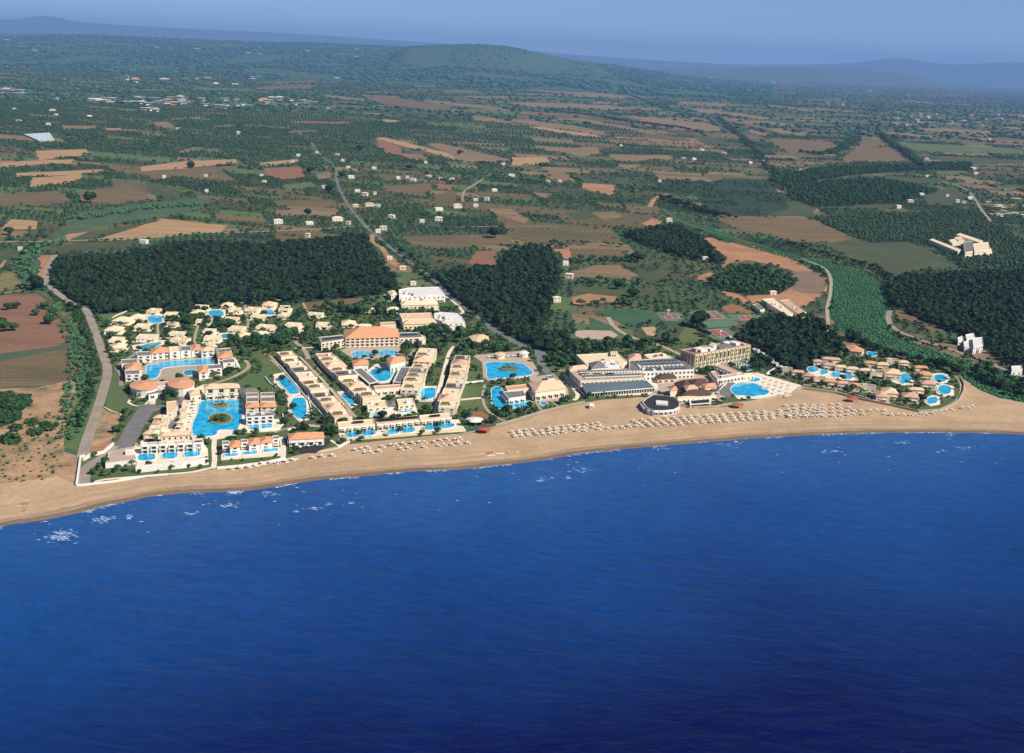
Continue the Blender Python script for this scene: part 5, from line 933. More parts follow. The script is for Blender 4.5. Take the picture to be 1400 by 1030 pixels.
urow('c8', 800, 695, 1060, 690, 7, 'straw umbrella standing in the thin line before the village tip', 'umbrellas in the thin line before the tip'); urow('c8', 1090, 680, 1390, 632, 9, 'straw umbrella standing in the thin curve round the village tip', 'umbrellas in the thin curve round the tip')
urow('c3', 700, 300, 700, 470, 9, 'white umbrella standing on the deck left of the large blue pool', 'umbrellas left of the large blue pool', can=CANW, lounger=False)
urow('c3', 735, 250, 722, 360, 6, 'white umbrella standing close to the left rim of the large blue pool', 'umbrellas at the left rim of the large blue pool', can=CANW, lounger=False)
urow('c6', 200, 262, 420, 255, 9, 'white umbrella standing on the pink deck above the big island pool', 'umbrellas above the big island pool', can=CANW, lounger=False)
urow('c6', 215, 422, 470, 405, 9, 'white umbrella standing on the deck below the big island pool', 'umbrellas below the big island pool', can=CANW, lounger=False)
for i in range(3): umbrella(*GC('c5', 170+i*55, 690-i*12), 'round white umbrella on the dark fan shaped terrace', 'umbrellas on the fan shaped terrace', CANW, False, .5)
for i in range(3): umbrella(*GC('c5', 195+i*55, 703-i*10), 'round white umbrella on the dark fan shaped terrace', 'umbrellas on the fan shaped terrace', CANW, False, .5)
for j in range(4):
    for i in range(5): x, y = GC('c7', 1010+i*44-j*10, 480+j*28+i*12); umbrella(x, y, 'round umbrella on the paved terrace right of the big sea pool', 'umbrellas on the sea pool terrace', CANW if (i+j) % 3 else CAN, False, .3)
for c, x, y, l in [('c6', 170, 790, 'large red canvas shelter standing on the beach beside the round white tent'), ('c7', 800, 690, 'large red canvas shelter standing on the beach below the big sea pool'), ('c8', 510, 590, 'large red canvas shelter standing on the beach before the right village')]:
    o = thing('beach_shelter', l, 'shelter', (*GC(c, x, y), .16)); link('canopy', CANR, o, None, 0, (2.6, 2.2, 1.4)); V, Fc, I = merge([box(sx*3, sy*2.4, 0, .25, .25, 3.1) for sx in (-1, 1) for sy in (-1, 1)]); mk('frame', V, Fc, m['wood'], None, o)
def hull(L_, W_, h_):
    V = []; Fc = []; n = 9
    for i in range(n):
        t = i/(n-1)*2-1; w_ = W_/2*max(.03, 1-t*t)**.6; z = h_*(.75+.35*t*t)
        V += [(t*L_/2, -w_, z), (t*L_/2, -w_*.55, .02), (t*L_/2, w_*.55, .02), (t*L_/2, w_, z), (t*L_/2, w_*.7, z*.6), (t*L_/2, -w_*.7, z*.6)]
    for i in range(n-1):
        for k in range(6): a = 6*i+k; b_ = 6*i+(k+1) % 6; Fc.append((a, b_, b_+6, a+6))
    return V, Fc
m['yellowhull'] = mat('yellow_hull', (.7, .55, .08), (.6, .48, .07), 1, rough=.4)
for c, x, y, L_, mt, rz, l in [('b1', 100, 650, 5.5, 'white', .5, 'white rowing boat lying nearest the water on the middle beach'), ('b1', 205, 628, 5.5, 'white', .3, 'white rowing boat lying right of its twin on the middle beach'), ('b1', 315, 600, 4, 'yellowhull', 1.2, 'left one of two yellow kayaks on the middle beach'), ('b1', 415, 610, 4.6, 'yellowhull', .9, 'right one of two yellow kayaks on the middle beach'), ('b1', 85, 615, 5, 'canvasred', .6, 'dark red boat hull lying left of the white boats')]:
    o = thing('rowing_boat', l, 'boat', (*GC(c, x, y), .17), rz); V, Fc = hull(L_, L_*.32, .7); mk('hull', V, Fc, m[mt], None, o); V, Fc, I = merge([box(q*L_*.2, 0, .45, .3, L_*.24, .06) for q in (-1, 1)]); mk('bench', V, Fc, m['wood'], None, o)
o = thing('round_tent', 'big round white tent canopy at the edge of the beach', 'tent', (*GC('c6', 100, 725), .2)); V, Fc = cone(24, 6.5, 3.0, 4.4); mk('canopy', V, Fc, m['white'], None, o)
for k in range(8): V, Fc = box(6*math.cos(k*.785), 6*math.sin(k*.785), 0, .3, .3, 3.0); mk('post', V, Fc, m['wood'], None, o)
# ------------------------------------------------------------------ country houses and towns
hN = [0]
def gable_mesh(w_, d_, h, rise, wm, rm, name='house'):
    V, Fc = prism([(-w_/2, -d_/2), (w_/2, -d_/2), (w_/2, d_/2), (-w_/2, d_/2)], 0, h); o = .4
    V2 = [(-w_/2-o, -d_/2-o, h), (w_/2+o, -d_/2-o, h), (w_/2+o, d_/2+o, h), (-w_/2-o, d_/2+o, h), (-w_/2*.55, 0, h+rise), (w_/2*.55, 0, h+rise)]
    F2 = [(0, 1, 5, 4), (1, 2, 5), (2, 3, 4, 5), (3, 0, 4), (3, 2, 1, 0)]
    V, Fc, I = merge([(V, Fc), (V2, F2)]); me = bpy.data.meshes.new(name); me.from_pydata(V, [], Fc); me.materials.append(m[wm]); me.materials.append(m[rm]); me.polygons.foreach_set('material_index', I); return me
HM = [gable_mesh(1, 1, .62, .18, 'white', 'rcream'), gable_mesh(1, 1, .6, .02, 'white', 'rwhite'), gable_mesh(1.3, .8, .5, .02, 'white', 'rwhite'), gable_mesh(1, .9, .55, .2, 'cream', 'rorange')]
HP = []
def town(c, x0, y0, x1, y1, n, label, size=12, var=0.35):
    g = 'houses: '+label
    for i in range(n):
        for _ in range(6):
            u, v = random.random(), random.random(); x, y = GC(c, x0+(x1-x0)*u, y0+(y1-y0)*v)
            if all(abs(x-a)+abs(y-b) > size*1.4 for a, b, _s in HP[-40:]): break
        s = size*1.0*random.uniform(1-var, 1+var); HP.append((x, y, s))
        o = link('house', HM[random.choice([0, 1, 1, 2, 1, 1, 1, 2, 3])], None, (x, y, 0), random.uniform(-.4, .5), (s, s*random.uniform(.6, .85), s*random.uniform(.7, 1.1)))
        tag(o, label, 'house', g[8:])
town('u1', 480, 535, 1010, 575, 30, 'small pale house in the strung out white town on the left plain', 19); town('u1', 1090, 545, 1387, 590, 12, 'small pale house at the right end of the white town on the left plain', 19)
town('u1', 0, 490, 150, 520, 5, 'pale building at the far left edge below the hazy groves', 26); town('u1', 370, 310, 620, 350, 8, 'tiny hazy house in the hamlet high on the left', 30); town('u1', 640, 418, 900, 450, 7, 'tiny house on the road line above the left town', 26)
town('u1', 730, 590, 860, 608, 4, 'low pale house below the left town', 18); town('u1', 950, 428, 1387, 438, 5, 'tiny hazy house far behind the left town', 28)
town('u2', 0, 542, 130, 572, 9, 'white house in the row joining the left town from the right', 18); town('u2', 160, 545, 330, 575, 7, 'white house in the small cluster right of the left town', 17); town('u2', 420, 318, 640, 342, 6, 'tiny hazy house below the far ridge', 34); town('u2', 360, 412, 760, 438, 6, 'tiny white shed among hazy fields', 26)
town('u2', 1070, 325, 1380, 350, 5, 'tiny hazy house on the flank of the hill', 36); town('u2', 370, 575, 430, 600, 2, 'white house by the dark copse right of the left town', 16)
town('u3', 340, 405, 840, 440, 22, 'tiny pale house in the long hillside village at the centre', 28); town('u3', 860, 400, 1387, 428, 36, 'tiny white house in the dense far town on the right skyline', 38); town('u3', 20, 422, 270, 435, 5, 'tiny white house on the plain below the hill', 26)
town('u4', 0, 428, 250, 462, 16, 'tiny white house at the right end of the far skyline town', 34); town('u4', 640, 612, 1387, 690, 52, 'small white house in the scattered village on the right plain', 15); town('u4', 300, 540, 460, 600, 5, 'white house alone on the plain left of the right village', 15); town('u4', 400, 480, 1050, 520, 8, 'tiny house in the hazy trees at the far right', 24)
town('u8', 1180, 315, 1400, 470, 18, 'white house among dark trees at the right edge', 7.5)
FH = {('u6', 'mid'): [(120,495,16),(290,500,13),(440,480,20),(230,130,11),(200,165,10),(330,115,9),(440,125,11),(470,158,9),(500,195,11),(515,250,15),(640,200,12),(550,325,12),(590,345,13),(540,405,11),(615,400,20),(660,405,9),(735,465,12),(770,255,10),(850,265,14),(935,245,13),(1000,255,9),(1060,262,12),(990,425,16),(1090,410,18),(1190,372,10),(1250,370,11),(1190,405,10),(1290,320,13),(900,490,9),(990,480,14),(1380,240,12),(1340,178,12),(920,170,9),(280,570,8),(500,500,8),(370,305,10),(645,340,7),(820,250,8),(660,545,9),(690,530,12),(30,240,9),(45,275,9),(850,828,8),(725,690,8),(795,745,9)],
      ('u7', 'mid'): [(5,240,10),(195,272,10),(260,270,10),(800,270,9),(590,75,9),(930,145,13),(985,150,14),(1030,100,14),(1150,120,16),(1290,170,12),(1355,160,13),(850,485,12),(290,720,9),(310,792,11),(240,920,10),(1045,692,9)],
      ('u8', 'mid'): [(830,342,13),(770,378,15),(705,412,12),(860,242,9),(1110,200,20),(1125,228,15),(1090,362,13),(1060,385,10),(1025,380,10),(970,350,8),(1160,46,12),(1200,40,12),(860,150,16),(25,880,9),(180,210,14)],
      ('u5', 'mid'): [(110,640,6),(780,603,12),(890,250,8),(1115,240,8),(1120,325,7),(1290,715-180*3.963+180*3.963-700,9)],
      ('u1', 'far'): [(285,598,24),(305,622,14),(485,628,18),(262,676,16),(102,655,16),(80,590,16),(308,535,14),(590,470,14),(530,541,46),(965,697,16),(1292,717,12),(1170,450,40),(1275,453,50)]}
OB = 0
REG = {'u6': 'around the road junction behind the pine wood', 'u7': 'among the orchards right of the road', 'u8': 'on the dark plain beyond the river', 'u5': 'in the fields at the left', 'u1': 'on the far left plain'}
for (c, _), L_ in FH.items():
    for i, (x, y, s) in enumerate(sorted(L_)):
        col = 'white'; rf = ['rcream', 'rwhite', 'rcream', 'rtan', 'rwhite'][i % 5]; s *= 0.82
        if (c, x) == ('u6', 615): rf = 'rorange'
        px_, py_ = GC(c, x, y+4); HP.append((px_, py_, s)); fl2 = rf == 'rwhite'; h = 4.0+1.4*(i % 3)/2 if s < 18 else 4.6
        pl = rect(c, x, y+4, s, s*.62, [8, -12, 20, 3][i % 4])
        building(c, pl, h, f'{"white flat roofed" if fl2 else "orange roofed" if rf == "rorange" else "white country"} house {REG[c]}, {("%s from left" % ORD[i]) if i < 30 else ("%s from right" % ORD[len(L_)-1-i])}', 'house', 'flat' if fl2 else 'hip', rf, 'white', ('window', 1.3, 1.4, 3.5) if c != 'u1' else None, 2 if h > 5.2 else 1, None, 'country_house', world=True, cap=6)
gh = ccw(poly('u1', [130,735,270,727,295,765,210,770])); gx, gy = gh[0]; PAVED.append(inset(gh, -25)); t_ = thing('greenhouse', 'pale blue grey plastic greenhouse lying alone in the groves at the left', 'greenhouse', (gx, gy, 0)); V, Fc = prism([(x-gx, y-gy) for x, y in gh], 0, 3.5); mk('sheeting', V, Fc, m['greenhouse'], None, t_)
V, Fc = ring([(x-gx, y-gy) for x, y in gh], .5, 0, 3.7); mk('frame', V, Fc, m['white'], None, t_)
# ------------------------------------------------------------------ vegetation kit
def ico(sub):
    bm = bmesh.new(); bmesh.ops.create_icosphere(bm, subdivisions=sub, radius=1); bm.verts.ensure_lookup_table()
    V = np.array([v.co[:] for v in bm.verts]); Fc = np.array([[v.index for v in f.verts] for f in bm.faces]); bm.free(); return V, Fc
I1, I2 = ico(1), ico(2)
def crown(nl, sub, ncard, card=.3, zs=.75, lump=.62, spread=.55, zc=1.0, seed=0, zr=None):
    g = np.random.default_rng(seed); Vs = []; Fs = []; b = 0
    for k in range(nl):
        V, Fc = I2 if sub == 2 else I1; r = lump*g.uniform(.75, 1.15); a = g.uniform(0, 6.283); d = spread*math.sqrt(g.uniform(0, 1)) if k else 0
        c = np.array([d*math.cos(a), d*math.sin(a), g.uniform(-.25, .45)*zs if k else .1])
        W = V*(1+g.uniform(-.22, .22, (len(V), 1)))*r*np.array([1, 1, zs])+c; Vs.append(W); Fs.append(Fc+b); b += len(W)
    if ncard:
        u = g.normal(size=(ncard, 3)); u /= np.linalg.norm(u, axis=1)[:, None]; u[:, 2] = np.abs(u[:, 2])*.9-.15
        base = u*np.array([1, 1, zs])*g.uniform(.75, 1.12, (ncard, 1))
        t1 = g.normal(size=(ncard, 3)); t1 /= np.linalg.norm(t1, axis=1)[:, None]; t2 = np.cross(u, t1)+1e-4; t2 /= np.linalg.norm(t2, axis=1)[:, None]
        s = card*g.uniform(.6, 1.2, (ncard, 1)); A = base+t1*s; B = base-t1*s*.6+t2*s*.8; C_ = base-t1*s*.6-t2*s*.8
        W = np.stack([A, B, C_], 1).reshape(-1, 3); Vs.append(W); Fs.append(np.arange(3*ncard).reshape(-1, 3)+b)
    V = np.concatenate(Vs); V[:, 2] += zc; return V, np.concatenate(Fs)
def np_mesh(name, V, Fc, mt):
    me = bpy.data.meshes.new(name); n = len(Fc); me.vertices.add(len(V)); me.vertices.foreach_set('co', np.ascontiguousarray(V, dtype=np.float32).ravel())
    me.loops.add(3*n); me.loops.foreach_set('vertex_index', np.ascontiguousarray(Fc, dtype=np.int32).ravel()); me.polygons.add(n)
    me.polygons.foreach_set('loop_start', np.arange(0, 3*n, 3, dtype=np.int32)); me.polygons.foreach_set('loop_total', np.full(n, 3, dtype=np.int32))
    me.materials.append(m[mt]); me.update(calc_edges=True); return me
def stuff(name, label, tm, X, Y, S, mt, cat='trees', zs=None, Z=None):
    if len(X) == 0: return
    n = len(X); k = rng.integers(0, len(tm), n); a = rng.uniform(0, 6.283, n); Vs = []; Fs = []; b = 0
    zz = S*rng.uniform(.8, 1.25, n) if zs is None else S*zs; Z = np.zeros(n) if Z is None else Z
    for t in range(len(tm)):
        q = np.where(k == t)[0]
        if not len(q): continue
        V, Fc = tm[t]; c, s = np.cos(a[q])[:, None], np.sin(a[q])[:, None]
        W = np.stack([(V[:, 0]*c-V[:, 1]*s)*S[q][:, None]+X[q][:, None], (V[:, 0]*s+V[:, 1]*c)*S[q][:, None]+Y[q][:, None], V[:, 2]*zz[q][:, None]+Z[q][:, None]], 2)
        F2 = Fc[None]+(np.arange(len(q))*len(V))[:, None, None]+b; Vs.append(W.reshape(-1, 3)); Fs.append(F2.reshape(-1, 3)); b += len(q)*len(V)
    o = link(name, np_mesh(name, np.concatenate(Vs), np.concatenate(Fs), mt)); tag(o, label, cat, kind='stuff'); return o
T0 = [crown(6, 2, 130, .24, .8, .55, .6, 1.0, s) for s in range(4)]         # garden trees
T1 = [crown(4, 1, 60, .3, .75, .6, .5, 1.2, 10+s) for s in range(6)]        # woods
T2 = [crown(1, 1, 12, .4, .8, .85, 0, .95, 30+s) for s in range(6)]         # orchards
T3 = [crown(1, 1, 0, .4, .8, 1, 0, .7, 50+s) for s in range(5)]             # far
def raster_mask():
    pass
def near_line(X, Y, g, wd):
    r = np.zeros(X.shape, bool)
    for i in range(len(g)-1):
        a, b = g[i], g[i+1]; d = b-a; L2 = (d**2).sum() or 1
        if max(abs(X.mean()), 1) < 0: pass
        t = np.clip(((X-a[0])*d[0]+(Y-a[1])*d[1])/L2, 0, 1); r |= (X-a[0]-t*d[0])**2+(Y-a[1]-t*d[1])**2 < wd**2
    return r
def blocked(X, Y, fields=True, woods=True, res=True, pad=3.0):
    r = np.zeros(X.shape, bool)
    def bb(pl, p=5): xs = [q[0] for q in pl]; ys = [q[1] for q in pl]; return (X > min(xs)-p) & (X < max(xs)+p) & (Y > min(ys)-p) & (Y < max(ys)+p)
    def test(pl):
        k = np.where(bb(pl) & ~r)[0]
        if len(k): r[k] |= inpoly(X[k], Y[k], pl)
    if fields:
        for pl, mt in FPOLY: test(pl)
    if woods:
        for pl in WPOLY: test(pl)
    if res: test(RES)
    test(bl)
    for pl in PAVED+POOLP: test(pl)
    for pl in BFP:
        test(inset(pl, -pad) if len(pl) < 7 else pl)
    for g, wd in RPOLY:
        k = np.where((X > g[:, 0].min()-20) & (X < g[:, 0].max()+20) & (Y > g[:, 1].min()-20) & (Y < g[:, 1].max()+20) & ~r)[0]
        if len(k): r[k] |= near_line(X[k], Y[k], g, wd/2+pad*.7)
    if HP:
        for x, y, s in HP:
            if X.min() < x < X.max(): r |= (np.abs(X-x) < s*.8+2) & (Y-y < s*.7+1) & (Y-y > -s*.7-6-y*.006)
    return r
WPOLY = [poly(c, f, 7.5) for c, f, k in WOODS]
def fill(pl, sp, jit=.42):
    xs = [q[0] for q in pl]; ys = [q[1] for q in pl]; gx, gy = np.meshgrid(np.arange(min(xs), max(xs), sp), np.arange(min(ys), max(ys), sp*.87)); gx = gx+(np.arange(gx.shape[0])[:, None] % 2)*sp/2
    X = (gx+rng.uniform(-jit, jit, gx.shape)*sp).ravel(); Y = (gy+rng.uniform(-jit, jit, gy.shape)*sp).ravel(); k = inpoly(X, Y, pl); return X[k], Y[k]
WN = ['dense dark pine wood filling the ground behind the left villas', 'dark triangular wood between the road and the hill orchards', 'low dark wood beside the river track', 'dark scrubby copse on the bare orange hill', 'tall dark grove between the tennis courts and the river reeds', 'big dark wood filling the right edge behind the white villa', 'long dark tree belt on the right plain', 'dense olive groves left of the farm complex', 'dark woodland block on the plain beyond the river', 'strip of roadside trees climbing to the junction']
INDIV = []
from mathutils import noise as mn
for (c, f, k), pl, lb_ in zip(WOODS, WPOLY, WN):
    wi = WN.index(lb_); sp = {7: 7.5, 6: 9, 8: 9.5, 3: 8}.get(wi, 6.4); X, Y = fill(pl, sp); gp = np.array([mn.noise(Vector((a/22, b/22, 5))) for a, b in zip(X, Y)]); k_ = gp > -.42; X, Y = X[k_], Y[k_]; b_ = blocked(X, Y, False, False, False, 4); X, Y = X[~b_], Y[~b_]; S = rng.uniform(2.0, 4.3, len(X))**1.0*1.08 if wi != 7 else rng.uniform(2.0, 3.2, len(X))
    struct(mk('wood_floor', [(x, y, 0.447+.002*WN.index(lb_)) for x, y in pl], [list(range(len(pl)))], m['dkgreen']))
    d = np.hypot(X, Y); near = np.argsort(d)[:{0: 34, 1: 22, 4: 26, 5: 26}.get(WN.index(lb_), 0)]
    for q in near: INDIV.append((X[q], Y[q], S[q]*1.05, 'pine', 'pine_tree', 'pine tree on the seaward edge of the '+lb_.split(' filling')[0].split(' between')[0]+{0: ' behind the left villas', 1: ' by the road', 4: ' by the tennis courts', 5: ' at the right edge'}[WN.index(lb_)]))
    keep = np.ones(len(X), bool); keep[near] = False
    stuff('pine_wood' if k == 'pine' else 'woodland', lb_, T1 if wi != 7 else T2, X[keep], Y[keep], S[keep], 'olive' if wi == 7 else 'leaf' if wi in (6, 8) else k, 'wood')
# reeds along the river: low dense tufts, and a dark tree line on its far bank
pl = FPOLY[0][0]; X, Y = fill(pl, 3.6); b_ = blocked(X, Y, False, True, True, 1); X, Y = X[~b_], Y[~b_]; stuff('reeds', 'dense bright green reeds filling the winding river bed', T2, X, Y, rng.uniform(1.0, 2.1, len(X)), 'reedleaf', 'reeds', zs=.45)
def treeline(c, f, wd, sp, s0, s1, label, mt='pine', tm=None, name='tree_line'):
    ln = smooth_line([P(c, f[i], f[i+1]) for i in range(0, len(f), 2)], 3); g = np.array([G(x, y) for x, y in ln]); L_ = np.hypot(*(g[1:]-g[:-1]).T); cum = np.r_[0, L_.cumsum()]; n = int(cum[-1]/sp*max(1, wd/sp))
    t = rng.uniform(0, cum[-1], n); X = np.interp(t, cum, g[:, 0])+rng.uniform(-wd/2, wd/2, n); Y = np.interp(t, cum, g[:, 1])+rng.uniform(-wd/2, wd/2, n); b_ = blocked(X, Y, False, False, False, 2.5); X, Y = X[~b_], Y[~b_]
    stuff(name, label, tm or T1, X, Y, rng.uniform(s0, s1, len(X)), mt, 'tree line')
treeline('a', [1075,334,1100,341,1146,356,1185,364,1208,378,1218,400,1224,425], 10, 7, 2.0, 3.6, 'dark trees along the far bank of the river reeds')
treeline('a', [1070,352,1118,372,1134,391,1137,415,1132,432], 4, 6, 1.6, 2.8, 'dark bushes along the near bank of the river reeds')
treeline('a', [1160,462,1185,478,1240,492,1290,505,1318,520], 10, 5, 2.5, 4.5, 'dark hedge between the reeds and the right village')
treeline('a', [1330,505,1365,525,1400,538,1480,560], 30, 6, 2, 4.2, 'dark scrub on the sandy bank at the right edge', 'leaf'); treeline('a', [1217,442,1240,464,1290,478,1340,494,1400,512], 16, 6, 1.2, 2.4, 'green scrub below the river road', 'leaf')
treeline('a', [980,160,1010,185,1030,205,1050,230,1070,250], 24, 12, 3, 5, 'dark trees along the stream crossing the striped plain', 'leaf'); treeline('a', [900,270,945,285,1000,300], 30, 9, 3, 5, 'dark trees where the stream meets the river reeds')
treeline('a', [860,130,900,145,950,160,985,165], 26, 14, 4, 7, 'hazy trees along the upper stream', 'hedge', T2); treeline('u4', [620,740,680,790,780,860,830,905], 25, 9, 4, 7, 'straight dark tree line between the fields on the right plain', 'leaf')
treeline('u4', [480,755,400,810,300,840,170,835], 30, 9, 4, 7, 'curved tree line round the tan field', 'leaf'); treeline('u3', [500,640,700,670,880,700], 14, 10, 4, 7, 'hedge line across the striped plain', 'pine', T2)
treeline('u3', [180,600,440,630,640,665,880,690,1000,720], 14, 10, 4, 6, 'upper hedge line across the striped plain', 'pine', T2); treeline('c1', [225,70,330,150,370,230,400,310,405,420,375,540,330,620], 14, 3.6, 1.1, 2.3, 'green bushes along the left gravel track', 'leaf')
treeline('c1', [180,110,260,180,310,270,325,380,300,500,270,680], 14, 4, 1.1, 2.0, 'light green reeds beside the left fields', 'reedleaf', T2, 'reeds'); treeline('u5', [380,480,600,450,860,415,1130,400], 26, 7, 2, 3.5, 'long pale green reed belt across the left fields', 'reedleaf', T2, 'reeds')
treeline('u5', [330,590,200,640,140,720,150,790], 26, 7, 2, 3.6, 'reed belt curving down to the left track', 'reedleaf', T2, 'reeds'); treeline('u6', [640,560,760,650,880,740,1000,840,1150,960,1230,1030], 9, 6, 2.5, 4.5, 'roadside trees between the road and the pine wood')
treeline('u7', [200,615,340,612,600,625], 8, 8, 3, 4.2, 'row of olives behind the terraced fields', 'olive'); treeline('u7', [300,710,620,700], 12, 8, 3, 4.4, 'second row of olives across the terraced fields', 'olive'); treeline('u7', [340,820,700,830], 14, 8, 3, 4.4, 'third row of olives across the terraced fields', 'olive'); treeline('u7', [360,940,660,940], 14, 8, 3, 4.4, 'fourth row of olives above the sports field', 'olive')
treeline('c6', [0,200,100,190,350,200], 16, 7, 2, 4, 'garden trees along the lawn above the big pool', 'leaf'); treeline('c6', [590,250,700,300,820,250], 30, 6, 2.5, 4, 'dark trees between road and long building', 'leaf'); treeline('c6', [700,200,900,190,1100,175,1300,180], 22, 7, 2.5, 4.5, 'trees behind the long building', 'leaf')
treeline('c7', [240,210,300,220,350,230], 14, 6, 3, 5, 'dark trees left of the tall hotel', 'pine'); treeline('c7', [480,90,520,110,560,170], 8, 5, 2.4, 4, 'tall dark trees between the tennis courts', 'pine'); treeline('c7', [900,330,960,400,1100,370], 22, 6, 2.5, 4, 'dark trees right of the tall hotel', 'pine')
treeline('c7', [480,390,560,420,640,500], 16, 5, 2, 3.5, 'dark planting in the court below the tall hotel', 'leaf'); treeline('c4', [0,430,60,400,160,440], 26, 6, 3, 5, 'dark trees left of the main hotel wing', 'leaf'); treeline('c4', [400,210,560,230,700,240,820,250], 22, 6, 2.5, 4.5, 'trees behind the main hotel block', 'leaf')
treeline('c4', [880,500,940,450,1010,440], 14, 5, 2.5, 4, 'dark trees right of the oval pools', 'leaf'); treeline('c4', [1080,390,1180,400,1280,400], 34, 6, 3, 5, 'dark trees below the white service building', 'leaf'); treeline('c2', [520,220,640,260,700,220], 26, 5, 3, 4.6, 'tall dark trees in the middle of the palm village', 'pine')
treeline('c2', [620,290,700,330,860,340,950,380], 24, 6, 2.5, 4, 'dark garden trees inside the palm village', 'leaf'); treeline('c2', [1060,480,1200,480,1400,460], 34, 6, 2.5, 4.5, 'dark trees at the right of the palm village', 'leaf'); treeline('c3', [430,290,520,240,600,210,700,180], 18, 5, 2.5, 4, 'dark trees before the round reception roofs', 'leaf')
treeline('c3', [900,540,1080,510,1340,485], 5, 4, 1.8, 2.6, 'trimmed hedge behind the shorefront villas', 'leaf', T2, 'hedge'); treeline('c3', [905,580,900,740], 5, 4, 1.8, 2.8, 'hedge left of the shorefront villas', 'leaf', T2, 'hedge'); treeline('c3', [850,560,850,720], 5, 4, 1.8, 2.8, 'hedge right of the sea terrace', 'leaf', T2, 'hedge')
treeline('k4', [20,300,60,420,80,520], 14, 5, 2.5, 4, 'dark hedge at the lower end of the outer left wing', 'leaf'); treeline('k4', [100,500,500,475,900,443,1290,405], 3, 2.4, 1.0, 1.6, 'low clipped hedge along the front terrace', 'leaf', T2, 'hedge')
treeline('c6', [190,560,260,660,340,690,450,660,540,620], 12, 4, 1.2, 2.2, 'dense dark shrubs round the lagoon', 'leaf', T2, 'shrubs'); treeline('c5', [400,540,430,600,440,650], 10, 5, 2, 3.5, 'dark hedge beside the round restaurant', 'leaf')
treeline('a', [130,419,177,417,260,413,350,409,420,404,505,396,545,392], 12, 6, 2.0, 3.6, 'bushes between the pine wood and the palm village', 'leaf'); treeline('c1', [20,680,60,665,90,655], 10, 4, 2, 3, 'low green bush clump on the left dunes', 'leaf', T2, 'shrubs')
for i, (x, y, rx, ry) in enumerate([(70, 628, 28, 14), (135, 603, 32, 14), (148, 642, 34, 16), (205, 620, 34, 18), (40, 678, 50, 18), (60, 520, 75, 30), (40, 580, 50, 25), (30, 490, 40, 12)]):
    X, Y = fill(poly('c1', oval('c1', x, y, rx, ry)), 2.6); stuff('shrubs', f'rounded low green bush patch on the left dunes, {ORD[i]}', T2, X, Y, rng.uniform(1.3, 2.3, len(X)), 'leaf', 'shrubs', zs=.7)
# dune tufts
X, Y = fill(poly('c1', [0,600,130,560,290,560,260,700,250,830,60,850,0,860]), 5); k = rng.random(len(X)) < .5; stuff('dune_scrub', 'sparse dry tufts scattered over the left dunes', T2, X[k], Y[k], rng.uniform(.5, 1.5, k.sum()), 'olive', 'scrub', zs=.5)
# lone trees
for c, x, y, s, l in [('u5', 490, 385, 10, 'big lone round tree in the brown field at the left'), ('u5', 1035, 195, 8, 'lone tall tree between two tan fields'), ('u5', 50, 560, 6, 'lone dark tree at the edge of the small tan field'), ('c1', 150, 50, 8, 'dark round tree by the bend of the left track'), ('u6', 295, 225, 9, 'large dark tree beside the red field'), ('u6', 400, 330, 9, 'large dark tree left of the inland road'), ('u6', 465, 245, 7, 'dark tree just left of the inland road'), ('u6', 830, 205, 8, 'dark round tree behind the white houses'), ('u6', 1295, 575, 9, 'lone dark tree standing in the brown field'), ('u6', 560, 105, 9, 'dark tall tree above the scattered houses'), ('u6', 280, 455, 6, 'lone tree above the tan field by the cross road'), ('u7', 655, 895, 7, 'lone tree at the foot of the terraced fields'), ('u7', 160, 195, 7, 'lone tree on the tan hill field'), ('u7', 680, 705, 9, 'tall dark tree at the corner of the terraced fields'), ('u7', 580, 855, 6, 'dark tree between the lower terraces'), ('u6', 1105, 125, 8, 'lone dark tree on the long tan field'),
                      ('c1', 8, 190, 4, 'leftmost tree dotted in the reddish field'), ('c1', 35, 133, 4, 'tree in the upper row of the reddish field'), ('c1', 68, 128, 4, 'second tree in the upper row of the reddish field'), ('c1', 188, 130, 4, 'rightmost upper tree of the reddish field'), ('c1', 148, 155, 3.5, 'small tree in the middle of the reddish field'), ('c1', 205, 190, 5, 'broad tree at the lower right of the reddish field'), ('c1', 20, 222, 5, 'broad tree at the lower left of the reddish field'), ('c1', 58, 218, 4.5, 'rounded tree beside the broad one in the reddish field'), ('c1', 220, 153, 4, 'tree at the right edge of the reddish field'), ('c7', 520, 90, 9, 'very tall dark tree between the tennis courts')]:
    X, Y = GC(c, x, y+s*.3); INDIV.append((X, Y, s, 'pine' if s > 5 else 'leaf', 'tree', l))
for c, x, y, s in [('k4',295,455,2.2),('k4',680,425,2.2),('k4',1040,380,2.2),('k4',160,480,1.6),('k4',445,455,1.6),('k4',545,440,1.6),('k4',930,405,1.8),('c5',75,245,2.8),('c5',150,435,2.8),('c5',125,285,1.8),('c5',720,200,2.4),('c5',700,185,2),('c4',690,515,3),('c5',510,360,1.8),('c3',900,410,2.6),('c3',940,400,2.2),('c3',860,420,1.8),('c3',960,420,2),('c3',900,300,1.6),('c3',940,298,1.8),('c6',330,335,2),('c6',370,332,2),('c6',300,345,1.6)]:
    X, Y = GC(c, x, y); INDIV.append((X, Y, s, 'palm' if s < 2.1 else 'leaf', 'palm_tree' if s < 2.1 else 'tree', 'palm tree planted at the edge of a pool' if s < 2.1 else 'bushy tree planted between or beside the pools'))
